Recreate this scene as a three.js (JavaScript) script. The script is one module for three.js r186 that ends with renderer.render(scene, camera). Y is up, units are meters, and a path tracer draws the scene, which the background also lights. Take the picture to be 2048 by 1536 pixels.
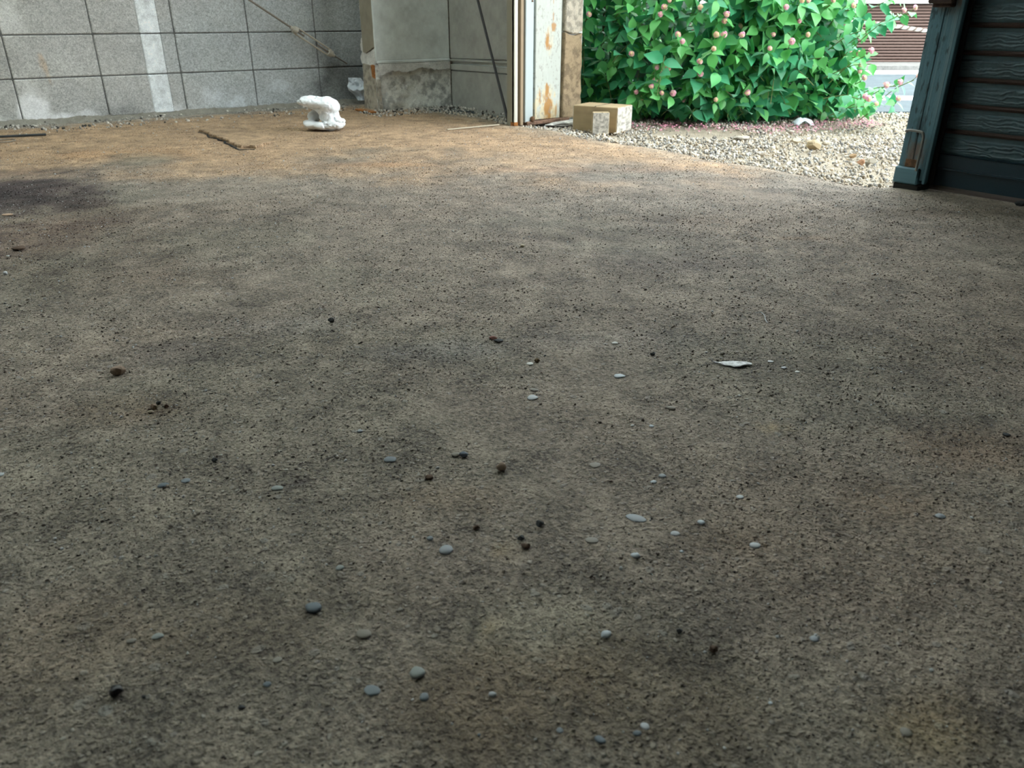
import * as THREE from 'three';
import { mergeGeometries, mergeVertices } from 'three/addons/utils/BufferGeometryUtils.js';
import { MarchingCubes } from 'three/addons/objects/MarchingCubes.js';

// ------------------------------------------------------------------ camera, sky, exposure
// World axes: +x runs from the room out through the shutter opening, +z away from the block wall, y up, floor at 0.
const scene = new THREE.Scene();
const renderer = new THREE.WebGLRenderer({ antialias: true });
renderer.toneMapping = THREE.LinearToneMapping;
renderer.toneMappingExposure = 7.6;
renderer.shadowMap.enabled = true;
const FOCAL = 1540, EYE = 0.49, YAW = 36.05, PITCH = 25.51;
const camera = new THREE.PerspectiveCamera(2 * Math.atan(768 / FOCAL) * 180 / Math.PI, 2048 / 1536, 0.05, 120);
camera.rotation.order = 'YXZ';
camera.position.set(0, EYE, 0);
camera.rotation.set(-PITCH * Math.PI / 180, -YAW * Math.PI / 180, 0);
camera.focus = 1.5; camera.userData.fStop = 10;
scene.add(camera);
camera.updateMatrixWorld(true);
scene.background = new THREE.Color().setRGB(0.94, 1.0, 1.03);      // bright overcast
scene.backgroundIntensity = 1.0;
const ROOF = 3.3, OPEN_TOP = 2.7;

// ------------------------------------------------------------------ helpers
function rng(seed) { let s = seed >>> 0; return () => { s = (s + 0x6d2b79f5) | 0; let t = Math.imul(s ^ (s >>> 15), 1 | s); t = (t + Math.imul(t ^ (t >>> 7), 61 | t)) ^ t; return ((t ^ (t >>> 14)) >>> 0) / 4294967296; }; }
const R = rng(7);
const V3 = (x, y, z) => new THREE.Vector3(x, y, z);
const clamp = (x, a, b) => Math.min(b, Math.max(a, x));
const lerp = (a, b, t) => a + (b - a) * t;
const smooth = (a, b, x) => { const t = clamp((x - a) / (b - a), 0, 1); return t * t * (3 - 2 * t); };
const lin = (r, g, b) => new THREE.Color(r / 255, g / 255, b / 255).convertSRGBToLinear();
// hashed value noise in 2 and 3 dimensions
function h3(x, y, z) { let n = Math.imul(x, 374761393) ^ Math.imul(y, 668265263) ^ Math.imul(z, 2147483647 ^ 0x5bd1e995); n = Math.imul(n ^ (n >>> 13), 1274126177); return ((n ^ (n >>> 16)) >>> 0) / 4294967296; }
function noise(x, y, z = 0) {
  const X = Math.floor(x), Y = Math.floor(y), Z = Math.floor(z), s = (t) => t * t * (3 - 2 * t), a = s(x - X), b = s(y - Y), c = s(z - Z);
  const l = (k) => lerp(lerp(h3(X, Y, Z + k), h3(X + 1, Y, Z + k), a), lerp(h3(X, Y + 1, Z + k), h3(X + 1, Y + 1, Z + k), a), b);
  return lerp(l(0), l(1), c);
}
const fbm = (x, y, z = 0, o = 4) => { let s = 0, a = 0.5, n = 0; for (let i = 0; i < o; i++) { s += a * noise(x, y, z); n += a; a *= 0.5; x = x * 2 + 17.1; y = y * 2 + 5.3; z = z * 2 + 9.7; } return s / n; };
// the floor point (or the point of the plane axis = value) that a pixel of the 2048 x 1536 photograph looks at, used only to read positions off the photograph
function at(px, py, axis = 'y', value = 0) {
  const d = V3((px - 1024) / FOCAL, (768 - py) / FOCAL, -1).applyQuaternion(camera.quaternion), o = V3(0, EYE, 0);
  return o.addScaledVector(d, (value - o[axis]) / d[axis]);
}
const used = new Map();
function numbered(name) { const k = used.get(name) ?? 0; used.set(name, k + 1); return k ? name + '_' + String(k).padStart(3, '0') : name; }
function tag(o, label, category, group) { o.userData.label = label; o.userData.category = category; if (group) o.userData.group = group; return o; }
function mesh(name, geometry, material, parent) {
  const o = new THREE.Mesh(geometry, material);
  o.castShadow = o.receiveShadow = true;
  o.name = parent ? name : numbered(name);
  if (parent && parent !== scene) { const k = parent.children.filter((c) => c.userData.stem === name).length; o.userData.stem = name; if (k) o.name = name + '_' + String(k).padStart(3, '0'); }
  (parent ?? scene).add(o);
  return o;
}
function struct(name, geometry, material) { const o = mesh(name, geometry, material); o.userData.kind = 'structure'; return o; }
function thing(name, label, category, p = [0, 0, 0], group) { const o = new THREE.Group(); o.name = numbered(name); o.position.set(...p); scene.add(o); return tag(o, label, category, group); }
// planar uv in metres from the dominant normal
function uvMetres(g, k = 1, du = 0, dv = 0) {
  if (!g.attributes.normal) g.computeVertexNormals();
  const p = g.attributes.position, n = g.attributes.normal, uv = new Float32Array(p.count * 2);
  for (let i = 0; i < p.count; i++) {
    const ax = Math.abs(n.getX(i)), ay = Math.abs(n.getY(i)), az = Math.abs(n.getZ(i)), x = p.getX(i), y = p.getY(i), z = p.getZ(i);
    const [u, v] = ay > ax && ay > az ? [x, z] : ax > az ? [z, y] : [x, y];
    uv[i * 2] = u * k + du; uv[i * 2 + 1] = v * k + dv;
  }
  g.setAttribute('uv', new THREE.BufferAttribute(uv, 2));
  return g;
}
// box given by its limits, with chamfered edges
function box(x0, x1, y0, y1, z0, z1, c = 0.002) {
  c = Math.min(c, (x1 - x0) / 3, (y1 - y0) / 3, (z1 - z0) / 3);
  if (c <= 0) return uvMetres(new THREE.BoxGeometry(x1 - x0, y1 - y0, z1 - z0).translate((x0 + x1) / 2, (y0 + y1) / 2, (z0 + z1) / 2));
  const lo = [x0, y0, z0], hi = [x1, y1, z1], pos = [], idx = [], key = {};
  const pt = (s, face) => { const id = s.join() + face; if (key[id] === undefined) { key[id] = pos.length / 3; for (let a = 0; a < 3; a++) pos.push(s[a] < 0 ? lo[a] + (a === face ? 0 : c) : hi[a] - (a === face ? 0 : c)); } return key[id]; };
  const P = [], tri = (a, b, d) => { // orient outwards from the centre
    const A = V3(...pos.slice(a * 3, a * 3 + 3)), B = V3(...pos.slice(b * 3, b * 3 + 3)), D = V3(...pos.slice(d * 3, d * 3 + 3));
    const n = B.clone().sub(A).cross(D.clone().sub(A)), m = A.clone().add(B).add(D).divideScalar(3).sub(V3((x0 + x1) / 2, (y0 + y1) / 2, (z0 + z1) / 2));
    if (n.dot(m) < 0) idx.push(a, d, b); else idx.push(a, b, d);
  };
  const quad = (a, b, d, e) => { tri(a, b, d); tri(a, d, e); };
  for (let f = 0; f < 3; f++) for (const s of [-1, 1]) {
    const [g, h] = [(f + 1) % 3, (f + 2) % 3], v = (p, q) => { const t = [0, 0, 0]; t[f] = s; t[g] = p; t[h] = q; return pt(t, f); };
    quad(v(-1, -1), v(1, -1), v(1, 1), v(-1, 1));
  }
  for (let f = 0; f < 3; f++) { const [g, h] = [(f + 1) % 3, (f + 2) % 3]; for (const s of [-1, 1]) for (const t of [-1, 1]) {
    const v = (e, face) => { const w = [0, 0, 0]; w[f] = e; w[g] = s; w[h] = t; return pt(w, face); };
    quad(v(-1, g), v(1, g), v(1, h), v(-1, h));
  } }
  for (const a of [-1, 1]) for (const b of [-1, 1]) for (const d of [-1, 1]) tri(pt([a, b, d], 0), pt([a, b, d], 1), pt([a, b, d], 2));
  let geo = new THREE.BufferGeometry();
  geo.setAttribute('position', new THREE.Float32BufferAttribute(pos, 3)); geo.setIndex(idx);
  geo = geo.toNonIndexed(); geo.computeVertexNormals();
  return uvMetres(geo);
}
const merge = (list) => mergeGeometries(list.map((g) => { const o = g.index ? g.toNonIndexed() : g; for (const k of Object.keys(o.attributes)) if (!['position', 'normal', 'uv', 'color'].includes(k)) o.deleteAttribute(k); return o; }));
function tube(points, r, seg = 24, sides = 8, closed = false) { return new THREE.TubeGeometry(new THREE.CatmullRomCurve3(points, closed, 'catmullrom', 0.2), seg, r, sides, closed); }
function rod(a, b, r, sides = 10) {
  const d = b.clone().sub(a), g = new THREE.CylinderGeometry(r, r, d.length(), sides, 1);
  g.applyQuaternion(new THREE.Quaternion().setFromUnitVectors(V3(0, 1, 0), d.normalize()));
  return g.translate((a.x + b.x) / 2, (a.y + b.y) / 2, (a.z + b.z) / 2);
}
// an irregular plate: outline of [s, y] points extruded; 'x' = a face looking to -x standing at x = value, 'z' = a face looking to +z, 'y' = lying, outline is [x, z]
function plate(points, axis, value, thick, bevel = 0.0015) {
  const sh = new THREE.Shape(points.map(([a, b]) => axis === 'y' ? new THREE.Vector2(a, -b) : axis === 'x' ? new THREE.Vector2(a, b) : new THREE.Vector2(a, b)));
  const g = new THREE.ExtrudeGeometry(sh, { depth: thick, bevelEnabled: bevel > 0, bevelThickness: bevel, bevelSize: bevel, bevelSegments: 1, bevelOffset: -bevel });
  if (axis === 'x') g.rotateY(-Math.PI / 2).translate(value, 0, 0);   // local x -> +z, extrusion towards -x
  else if (axis === 'z') g.translate(0, 0, value);
  else g.rotateX(-Math.PI / 2).translate(0, value, 0);
  return uvMetres(g);
}
// jagged line between points
function jag(points, step, amp, rnd) {
  const out = [];
  for (let i = 0; i < points.length - 1; i++) {
    const [a, b] = [points[i], points[i + 1]], L = Math.hypot(b[0] - a[0], b[1] - a[1]), n = Math.max(1, Math.round(L / step)), nx = -(b[1] - a[1]) / L, ny = (b[0] - a[0]) / L;
    for (let k = 0; k < n; k++) { const t = k / n, j = k ? (rnd() - 0.5) * 2 * amp : 0; out.push([lerp(a[0], b[0], t) + nx * j, lerp(a[1], b[1], t) + ny * j]); }
  }
  out.push(points[points.length - 1]);
  return out;
}
// a stone: a noisy, flattened ball
function stoneGeo(seed, sx, sy, sz, detail = 2, rough = 0.35, angular = 0) {
  let g = new THREE.IcosahedronGeometry(1, detail); g.deleteAttribute('uv'); g.deleteAttribute('normal'); g = mergeVertices(g, 1e-4);
  const p = g.attributes.position, r = rng(seed), cuts = [...Array(angular)].map(() => [V3(r() - 0.5, r() - 0.5, r() - 0.5).normalize(), 0.55 + r() * 0.3]);
  for (let i = 0; i < p.count; i++) {
    const v = V3().fromBufferAttribute(p, i), k = 1 + rough * (fbm(v.x * 1.3 + seed * 3.1, v.y * 1.3 + 7, v.z * 1.3 + seed, 3) - 0.5) * 2;
    v.multiplyScalar(k);
    for (const [n, d] of cuts) { const e = v.dot(n) - d; if (e > 0) v.addScaledVector(n, -e); }
    p.setXYZ(i, v.x * sx, v.y * sy, v.z * sz);
  }
  if (angular && detail > 0) g = g.toNonIndexed();
  g.computeVertexNormals();
  return uvMetres(g);
}
function onFloorBottom(g, sink = 0) { g.computeBoundingBox(); return g.translate(0, -g.boundingBox.min.y - sink, 0); }

// ------------------------------------------------------------------ textures
function tileNoise(N, base, octaves, seed, gain = 0.55) {
  const out = new Float32Array(N * N); let amp = 1, total = 0; const r = rng(seed);
  for (let o = 0, g = base; o < octaves && g <= N; o++, g *= 2, amp *= gain) {
    const grid = new Float32Array(g * g).map(() => r()), k = g / N; total += amp;
    for (let y = 0; y < N; y++) {
      const fy = y * k, Y = Math.floor(fy), b = fy - Y, sb = b * b * (3 - 2 * b), r0 = (Y % g) * g, r1 = ((Y + 1) % g) * g;
      for (let x = 0; x < N; x++) {
        const fx = x * k, X = Math.floor(fx), a = fx - X, sa = a * a * (3 - 2 * a), c0 = X % g, c1 = (X + 1) % g;
        const p = grid[r0 + c0] + (grid[r0 + c1] - grid[r0 + c0]) * sa, q = grid[r1 + c0] + (grid[r1 + c1] - grid[r1 + c0]) * sa;
        out[y * N + x] += amp * (p + (q - p) * sb);
      }
    }
  }
  for (let i = 0; i < out.length; i++) out[i] /= total;
  return out;
}
function tex(W, H, fn, srgb, wrap = THREE.RepeatWrapping) {   // fn(x, y, write) with linear 0..1 values
  const d = new Uint8Array(W * H * 4), enc = (c) => srgb ? (c <= 0.0031308 ? c * 12.92 : 1.055 * Math.pow(c, 1 / 2.4) - 0.055) : c;
  const o = [0, 0, 0];
  for (let y = 0, i = 0; y < H; y++) for (let x = 0; x < W; x++, i += 4) { fn(x, y, o); for (let c = 0; c < 3; c++) d[i + c] = Math.round(255 * enc(clamp(o[c], 0, 1))); d[i + 3] = 255; }
  const t = new THREE.DataTexture(d, W, H); t.wrapS = t.wrapT = wrap; t.magFilter = THREE.LinearFilter; t.minFilter = THREE.LinearFilter;
  if (srgb) t.colorSpace = THREE.SRGBColorSpace; t.needsUpdate = true; return t;
}
const rep = (t, k, ky = k) => { const c = t.clone(); c.repeat.set(k, ky); c.needsUpdate = true; return c; };

// the floor: worn concrete with grains and small aggregate, a tile of 1.1 m
const FT = 1.1, FN = 2048;
const fTone = new Float32Array(FN * FN).fill(1), fTint = new Float32Array(FN * FN), fHigh = tileNoise(FN, 48, 5, 11, 0.9);
{
  const fine = tileNoise(FN, 256, 4, 3, 0.8), mid = tileNoise(FN, 24, 5, 5, 0.6), broad = tileNoise(FN, 6, 4, 8, 0.6), r = rng(21);
  for (let i = 0; i < FN * FN; i++) {
    fTone[i] = Math.max(0.25, 1 + (fine[i] - 0.5) * 2.1 + (mid[i] - 0.5) * 1.3 + (broad[i] - 0.5) * 0.4);
    fHigh[i] = 0.35 + (fHigh[i] - 0.5) * 0.6 + (fine[i] - 0.5) * 0.5 + (mid[i] - 0.5) * 0.25;
  }
  const blob = (n, r0, r1, f) => { for (let k = 0; k < n; k++) {
    const cx = r() * FN, cy = r() * FN, a = (r0 + (r1 - r0) * r() ** 3) * FN / FT, b = a * (0.45 + 0.5 * r()), th = r() * Math.PI, c = Math.cos(th), s = Math.sin(th), m = Math.ceil(a), q = r();
    for (let y = -m; y <= m; y++) for (let x = -m; x <= m; x++) { const u = (x * c + y * s) / a, v = (y * c - x * s) / b, d = u * u + v * v; if (d < 1) f((((cy + y) | 0) + FN) % FN * FN + (((cx + x) | 0) + FN) % FN, 1 - d, q); }
  } };
  blob(15000, 0.0007, 0.0032, (i, k, q) => { const w = Math.min(1, k * 3); fTone[i] = lerp(fTone[i], 0.85 + q * 0.95, w * 0.8); fTint[i] = lerp(fTint[i], q > 0.6 ? 0.6 : 0, w); fHigh[i] += 0.28 * Math.sqrt(k); });
  blob(1500, 0.002, 0.007, (i, k, q) => { const w = Math.min(1, k * 3); fTone[i] = lerp(fTone[i], 0.88 + q * 0.5, w * 0.7); fTint[i] = lerp(fTint[i], q, w * 0.8); fHigh[i] += 0.2 * Math.sqrt(k); });
  blob(9000, 0.0006, 0.0026, (i, k) => { fTone[i] *= 1 - 0.24 * Math.min(1, k * 2); fHigh[i] -= 0.3 * k; });
}
const floorColor = tex(FN, FN, (x, y, o) => { const i = y * FN + x, t = fTone[i] * 0.5, b = fTint[i]; o[0] = t * (1 - 0.12 * b); o[1] = t; o[2] = t * (1 + 0.16 * b); }, true);
const floorBump = tex(FN, FN, (x, y, o) => { o[0] = o[1] = o[2] = fHigh[y * FN + x]; }, false);

// rough cement, a tile of 0.5 m
const CN = 1024, cA = tileNoise(CN, 16, 6, 31, 0.6), cB = tileNoise(CN, 200, 3, 32, 0.8), cC = tileNoise(CN, 4, 4, 33, 0.6);
const cementColor = tex(CN, CN, (x, y, o) => { const i = y * CN + x, t = 0.5 * (1 + (cA[i] - 0.5) * 0.7 + (cB[i] - 0.5) * 0.95 + (cC[i] - 0.5) * 0.3); o[0] = o[1] = o[2] = t; }, true);
const cementBump = tex(CN, CN, (x, y, o) => { const i = y * CN + x; o[0] = o[1] = o[2] = 0.5 + (cB[i] - 0.5) * 0.8 + (cA[i] - 0.5) * 0.5; }, false);
const plasterColor = tex(CN, CN, (x, y, o) => { const i = y * CN + x, t = 0.5 * (1 + (cA[i] - 0.5) * 0.35 + (cC[i] - 0.5) * 0.5 + (cB[i] - 0.5) * 0.14); o[0] = t; o[1] = t * 1.005; o[2] = t * 0.99; }, true);
const mottled = tex(CN, CN, (x, y, o) => { const i = y * CN + x, m = smooth(0.38, 0.62, cA[i] * 0.75 + cC[i] * 0.25), t = lerp(0.34, 0.62, m) * (1 + (cB[i] - 0.5) * 0.6); o[0] = t; o[1] = t; o[2] = t * 0.98; }, true);
// the block wall, x from -0.3 to 2.5 m, y from -0.1 to 0.9 m: grain, lime bloom, rust runs, damp (stains with shapes of their own), and painted shade by the stub
const WX0 = -0.3, WX1 = 2.5, WY0 = -0.1, WY1 = 0.9;
const wallColor = tex(2048, 732, (px, py, o) => {
  const x = lerp(WX0, WX1, px / 2048), y = lerp(WY0, WY1, py / 732), i = ((py * 3) % CN) * CN + ((px * 3) % CN), j = (py % CN) * CN + (px % CN);
  let t = 0.5 * (1 + (cB[i] - 0.5) * 1.3 + (cB[j] - 0.5) * 0.9 + (cA[j] - 0.5) * 0.25);
  t *= 0.86 + 0.28 * fbm(x * 3 + 2, y * 4, 1, 4);
  let r = 1, g = 1, b = 1;
  const bloom = (cx, cy, rx, ry, k) => { const d = Math.hypot((x - cx) / rx, (y - cy) / ry) + (fbm(x * 14, y * 14, 3, 4) - 0.5) * 1.1, w = Math.min(1, smooth(1, 0.3, d) * k * 1.25); t = lerp(t, 0.9 + (cB[j] - 0.5) * 0.4, w); b = lerp(b, 1.06, w); };
  bloom(0.46, 0.08, 0.1, 0.13, 0.75); bloom(0.6, 0.02, 0.22, 0.04, 0.7); bloom(0.45, 0.5, 0.1, 0.12, 0.3); bloom(1.1, 0.02, 0.12, 0.07, 0.45); bloom(1.36, 0.08, 0.09, 0.06, 0.28); bloom(1.48, 0.03, 0.08, 0.06, 0.3); bloom(0.25, 0.06, 0.1, 0.1, 0.4); bloom(1.75, 0.12, 0.1, 0.05, 0.25);
  const dampAndShade = (cx, cy, rx, ry, k) => { const d = Math.hypot((x - cx) / rx, (y - cy) / ry) + (fbm(x * 9, y * 9, 5, 4) - 0.5) * 0.9; t *= 1 - smooth(1, 0.2, d) * k; };
  dampAndShade(0.85, 0.02, 0.18, 0.05, 0.25); dampAndShade(2.2, 0.1, 0.3, 0.24, 0.45); dampAndShade(1.75, 0.34, 0.16, 0.1, 0.18); dampAndShade(1.55, 0.0, 0.5, 0.035, 0.3); dampAndShade(2.05, 0.4, 0.12, 0.5, 0.22);  // second and last patches paint shade from the stub wall into the corner
  const rust = smooth(1, 0.25, Math.hypot((x - 0.565 - (0.2 - y) * 0.12) / 0.022, (y - 0.255) / 0.085) + (fbm(x * 40, y * 22, 7, 3) - 0.5) * 1.4) * 0.5; r = lerp(r, 1.15, rust); g = lerp(g, 0.8, rust); b = lerp(b, 0.5, rust);
  const warm = smooth(0.7, 0.2, x) * 0.5 + smooth(0.5, 0.9, fbm(x * 4, y * 5, 9, 3)) * 0.5; b *= 1 - 0.05 * warm;
  const cool = smooth(0.9, 1.5, x + (fbm(x * 3, y * 3, 11, 3) - 0.5) * 0.8); r *= 1 - 0.06 * cool; b *= 1 + 0.05 * cool; t *= 0.94;
  o[0] = t * r; o[1] = t * g; o[2] = t * b;
}, true);
// cream paint with rust
const creamColor = tex(512, 1024, (px, py, o) => {          // u across 0.2 m, v up 0.7 m
  const x = px / 512, y = py / 1024 * 0.7, n = fbm(x * 9, y * 26, 2, 5), m = fbm(x * 26, y * 60, 4, 4);
  let r = 0.5, g = 0.535, b = 0.485, k = 0.92 + 0.14 * m; r *= k; g *= k; b *= k;
  const spot = (cx, cy, rx, ry, amt) => smooth(1, 0.35, Math.hypot((x - cx) / rx, (y - cy) / ry) + (n - 0.5) * 1.6 + (m - 0.5) * 0.8) * amt;
  const yel = Math.max(spot(0.45, 0.03, 0.75, 0.085, 0.75), spot(0.4, 0.1, 0.4, 0.09, 0.5), spot(0.52, 0.36, 0.2, 0.07, 0.3));
  r = lerp(r, 0.7, yel); g = lerp(g, 0.58, yel); b = lerp(b, 0.33, yel);
  const rust = Math.max(spot(0.5, 0.055, 0.22, 0.07, 1), spot(0.47, 0.13, 0.1, 0.06, 1), spot(0.2, 0.11, 0.055, 0.06, 0.9), spot(0.45, 0.355, 0.09, 0.055, 1), spot(0.52, 0.335, 0.12, 0.02, 0.9), spot(0.68, 0.425, 0.09, 0.028, 0.9), spot(0.66, 0.47, 0.035, 0.03, 0.8), spot(0.85, 0.04, 0.06, 0.05, 0.7), spot(0.66, 0.54, 0.03, 0.05, 0.6));
  r = lerp(r, 0.42, rust); g = lerp(g, 0.215, rust); b = lerp(b, 0.06, rust);
  const chip = smooth(0.66, 0.72, fbm(x * 24, y * 70, 8, 3)) * 0.55; r = lerp(r, 0.3, chip); g = lerp(g, 0.28, chip); b = lerp(b, 0.25, chip);
  o[0] = r; o[1] = g; o[2] = b;
}, true, THREE.ClampToEdgeWrapping);
// teal steel with streaks, rust at the top and at the foot; u across 0.1 m, v up 0.7 m
const tealColor = tex(256, 1024, (px, py, o) => {
  const x = px / 256, y = py / 1024 * 0.7, s = fbm(x * 22, y * 3, 1, 4), n = fbm(x * 9, y * 40, 3, 4), m = fbm(x * 60, y * 200, 6, 3);
  let k = 0.75 + 0.5 * s + (m - 0.5) * 0.25, r = 0.082 * k, g = 0.19 * k, b = 0.24 * k;
  const pale = smooth(0.5, 0.75, s) * 0.45; r = lerp(r, 0.2, pale); g = lerp(g, 0.25, pale); b = lerp(b, 0.26, pale);
  const rust = Math.max(smooth(0.49, 0.56, y + (n - 0.5) * 0.07) * 0.75, smooth(1, 0.3, Math.hypot((x - 0.5) / 0.45, (y - 0.11) / 0.055) + (n - 0.5) * 1.2) * 0.75); r = lerp(r, 0.16, rust); g = lerp(g, 0.095, rust); b = lerp(b, 0.06, rust);
  const dark = smooth(0.62, 0.72, fbm(x * 14, y * 30, 12, 4)) * 0.6 + smooth(1, 0.3, Math.hypot((x - 0.5) / 0.3, (y - 0.19) / 0.04) + (n - 0.5) * 1.3) * 0.5; r *= 1 - dark; g *= 1 - dark; b *= 1 - dark;
  o[0] = r; o[1] = g; o[2] = b;
}, true, THREE.ClampToEdgeWrapping);
// wood-grain emboss of the shutter slats, u along 0.4 m, v up one band
const rippleBump = tex(1024, 128, (px, py, o) => {
  const x = px / 1024, y = py / 128, a = 2 * Math.PI * x, cx = Math.cos(a) * 1.4, cz = Math.sin(a) * 1.4, w = fbm(cx * 3, y * 1.6, cz * 3, 3) * 5 + fbm(cx * 9, y * 3, cz * 9 + 5, 2) * 1.2;
  const s = Math.sin(y * 16 + w * 3.2), v = smooth(0.05, 0.9, s); o[0] = o[1] = o[2] = 0.2 + 0.75 * v;
}, false);
const shutterColor = tex(1024, 128, (px, py, o) => {
  const x = px / 1024, y = py / 128, a = 2 * Math.PI * x, k = 0.7 + 0.6 * fbm(Math.cos(a) * 4, y * 3, Math.sin(a) * 4, 4), d = smooth(0.5, 0.8, fbm(Math.cos(a) * 8 + 3, y * 2, Math.sin(a) * 8, 3)) * 0.25;
  o[0] = lerp(0.042 * k, 0.07, d); o[1] = lerp(0.088 * k, 0.1, d); o[2] = lerp(0.104 * k, 0.108, d);
}, true);
const woodColor = tex(512, 256, (px, py, o) => { const x = px / 512, y = py / 256, g = fbm(x * 4, y * 60, 1, 3), s = fbm(x * 30, y * 30, 5, 3), k = 0.75 + 0.35 * g + (s - 0.5) * 0.3; o[0] = 0.5 * k; o[1] = 0.43 * k; o[2] = 0.31 * k; }, true);
const endGrain = tex(256, 256, (px, py, o) => { const x = px / 256, y = py / 256, d = Math.hypot(x - 0.45, y - 0.8), k = 0.8 + 0.07 * Math.sin(d * 55 + fbm(x * 5, y * 5, 2, 3) * 8) + (fbm(x * 9, y * 9, 3, 4) - 0.5) * 1.3; o[0] = 0.56 * k; o[1] = 0.53 * k; o[2] = 0.46 * k; }, true);

// ------------------------------------------------------------------ materials
const std = (o) => new THREE.MeshStandardMaterial({ roughness: 0.9, ...o });
const rgb = (r, g, b) => new THREE.Color().setRGB(r, g, b);
const M = {
  floor: std({ map: rep(floorColor, 1 / FT), bumpMap: rep(floorBump, 1 / FT), bumpScale: 0.0062, vertexColors: true, roughness: 0.82 }),
  pebble: ['#6f7a80', '#8b9398', '#5b6870', '#9aa0a0', '#7d7a70', '#87908c'].map((c) => std({ color: c, roughness: 0.55 })),
  palePebble: ['#b9c4cc', '#a9b0b4', '#c4c6c2'].map((c) => std({ color: c, roughness: 0.5 })),
  darkStone: std({ color: '#34383a', roughness: 0.8 }), brownStone: std({ color: '#8a7868', roughness: 0.9, map: null }), clod: std({ color: '#5c4c40', roughness: 1 }),
  redChip: std({ color: '#6f4a40', roughness: 0.9 }), paperWhite: std({ color: '#c9ced2', roughness: 0.7 }), grit: std({ color: 0xffffff, roughness: 0.75 }),
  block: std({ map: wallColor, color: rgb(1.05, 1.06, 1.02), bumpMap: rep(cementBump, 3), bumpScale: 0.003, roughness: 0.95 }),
  blockPlain: std({ map: rep(cementColor, 2), color: rgb(0.6, 0.63, 0.63), bumpMap: rep(cementBump, 2), bumpScale: 0.002 }),
  mortar: std({ map: rep(cementColor, 2), color: rgb(0.3, 0.31, 0.3), bumpMap: rep(cementBump, 2), bumpScale: 0.003 }),
  lime: std({ map: rep(cementColor, 2.3), color: rgb(1.62, 1.72, 1.76), bumpMap: rep(cementBump, 2), bumpScale: 0.002 }),
  plaster: std({ map: rep(plasterColor, 2), color: rgb(1.22, 1.31, 1.29), bumpMap: rep(cementBump, 1), bumpScale: 0.0006 }),
  beige: std({ map: rep(plasterColor, 2), color: rgb(0.48, 0.43, 0.33), bumpMap: rep(cementBump, 1), bumpScale: 0.0006 }),
  baseRough: std({ map: rep(mottled, 2.2), color: rgb(1.35, 1.36, 1.3), bumpMap: rep(cementBump, 2), bumpScale: 0.004 }),
  brokenPlaster: std({ map: rep(cementColor, 2), color: rgb(1.3, 1.3, 1.24), bumpMap: rep(cementBump, 3), bumpScale: 0.003 }),
  darkBase: std({ map: rep(mottled, 3), color: rgb(0.75, 0.69, 0.58), bumpMap: rep(cementBump, 2), bumpScale: 0.003 }),
  rust: std({ map: rep(mottled, 6), color: rgb(0.62, 0.24, 0.06), roughness: 0.95 }), darkRust: std({ map: rep(mottled, 6), color: rgb(0.28, 0.15, 0.08), roughness: 0.95 }),
  cream: std({ map: creamColor, roughness: 0.55 }), creamPlain: std({ color: rgb(0.47, 0.545, 0.55), roughness: 0.5 }), creamWarm: std({ color: rgb(0.6, 0.6, 0.52), roughness: 0.5 }), olive: std({ color: rgb(0.26, 0.25, 0.19), roughness: 0.6 }), brownEdge: std({ color: rgb(0.33, 0.25, 0.16), roughness: 0.7 }), black: std({ color: rgb(0.012, 0.012, 0.014), roughness: 0.6 }),
  pier: std({ map: rep(mottled, 3), color: rgb(0.66, 0.5, 0.31), bumpMap: rep(cementBump, 3), bumpScale: 0.004 }),
  teal: std({ map: tealColor, roughness: 0.5 }), tealPlain: std({ color: rgb(0.075, 0.17, 0.21), roughness: 0.5 }), steel: std({ color: rgb(0.2, 0.21, 0.2), roughness: 0.5, metalness: 0.4 }), dullSteel: std({ color: rgb(0.27, 0.24, 0.2), roughness: 0.6, metalness: 0.3 }), rubber: std({ color: rgb(0.015, 0.014, 0.013), roughness: 0.9 }),
  slat: std({ map: rep(shutterColor, 1), bumpMap: rep(rippleBump, 1), bumpScale: 0.007, roughness: 0.42 }), slatPlain: std({ map: rep(shutterColor, 1), roughness: 0.5 }), slatRust: std({ map: rep(mottled, 7), color: rgb(0.08, 0.045, 0.035), roughness: 0.8 }), bottomBar: std({ color: rgb(0.011, 0.034, 0.05), roughness: 0.45 }), ledge: std({ color: rgb(0.09, 0.07, 0.06), roughness: 0.7 }),
  wood: std({ map: woodColor, color: rgb(0.82, 0.73, 0.58), roughness: 0.85 }), woodDark: std({ map: woodColor, color: rgb(0.55, 0.45, 0.34), roughness: 0.9 }), end: std({ map: endGrain, roughness: 0.9 }),
  bag: new THREE.MeshPhysicalMaterial({ color: rgb(0.8, 0.84, 0.86), roughness: 0.75, sheen: 0.2 }), film: std({ color: rgb(0.62, 0.68, 0.74), roughness: 0.45 }),
  room: std({ map: rep(plasterColor, 1), color: rgb(0.75, 0.76, 0.74) }), ground: std({ map: rep(cementColor, 1.3), color: rgb(0.74, 0.64, 0.48), bumpMap: rep(cementBump, 1.3), bumpScale: 0.01 }), gravel: std({ color: 0xffffff, roughness: 0.85 }),
  road: std({ map: rep(cementColor, 1), color: rgb(0.13, 0.18, 0.2), roughness: 0.9 }), roadLine: std({ color: rgb(0.6, 0.62, 0.62), roughness: 0.8 }), kerb: std({ map: rep(cementColor, 1), color: rgb(0.4, 0.4, 0.37) }),
  siding: std({ color: rgb(0.13, 0.085, 0.07), roughness: 0.6 }), whiteWall: std({ map: rep(plasterColor, 1), color: rgb(1.5, 1.5, 1.45) }), rope: std({ color: rgb(0.75, 0.72, 0.62) }), ropeDark: std({ color: rgb(0.2, 0.16, 0.13) }),
};

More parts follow.
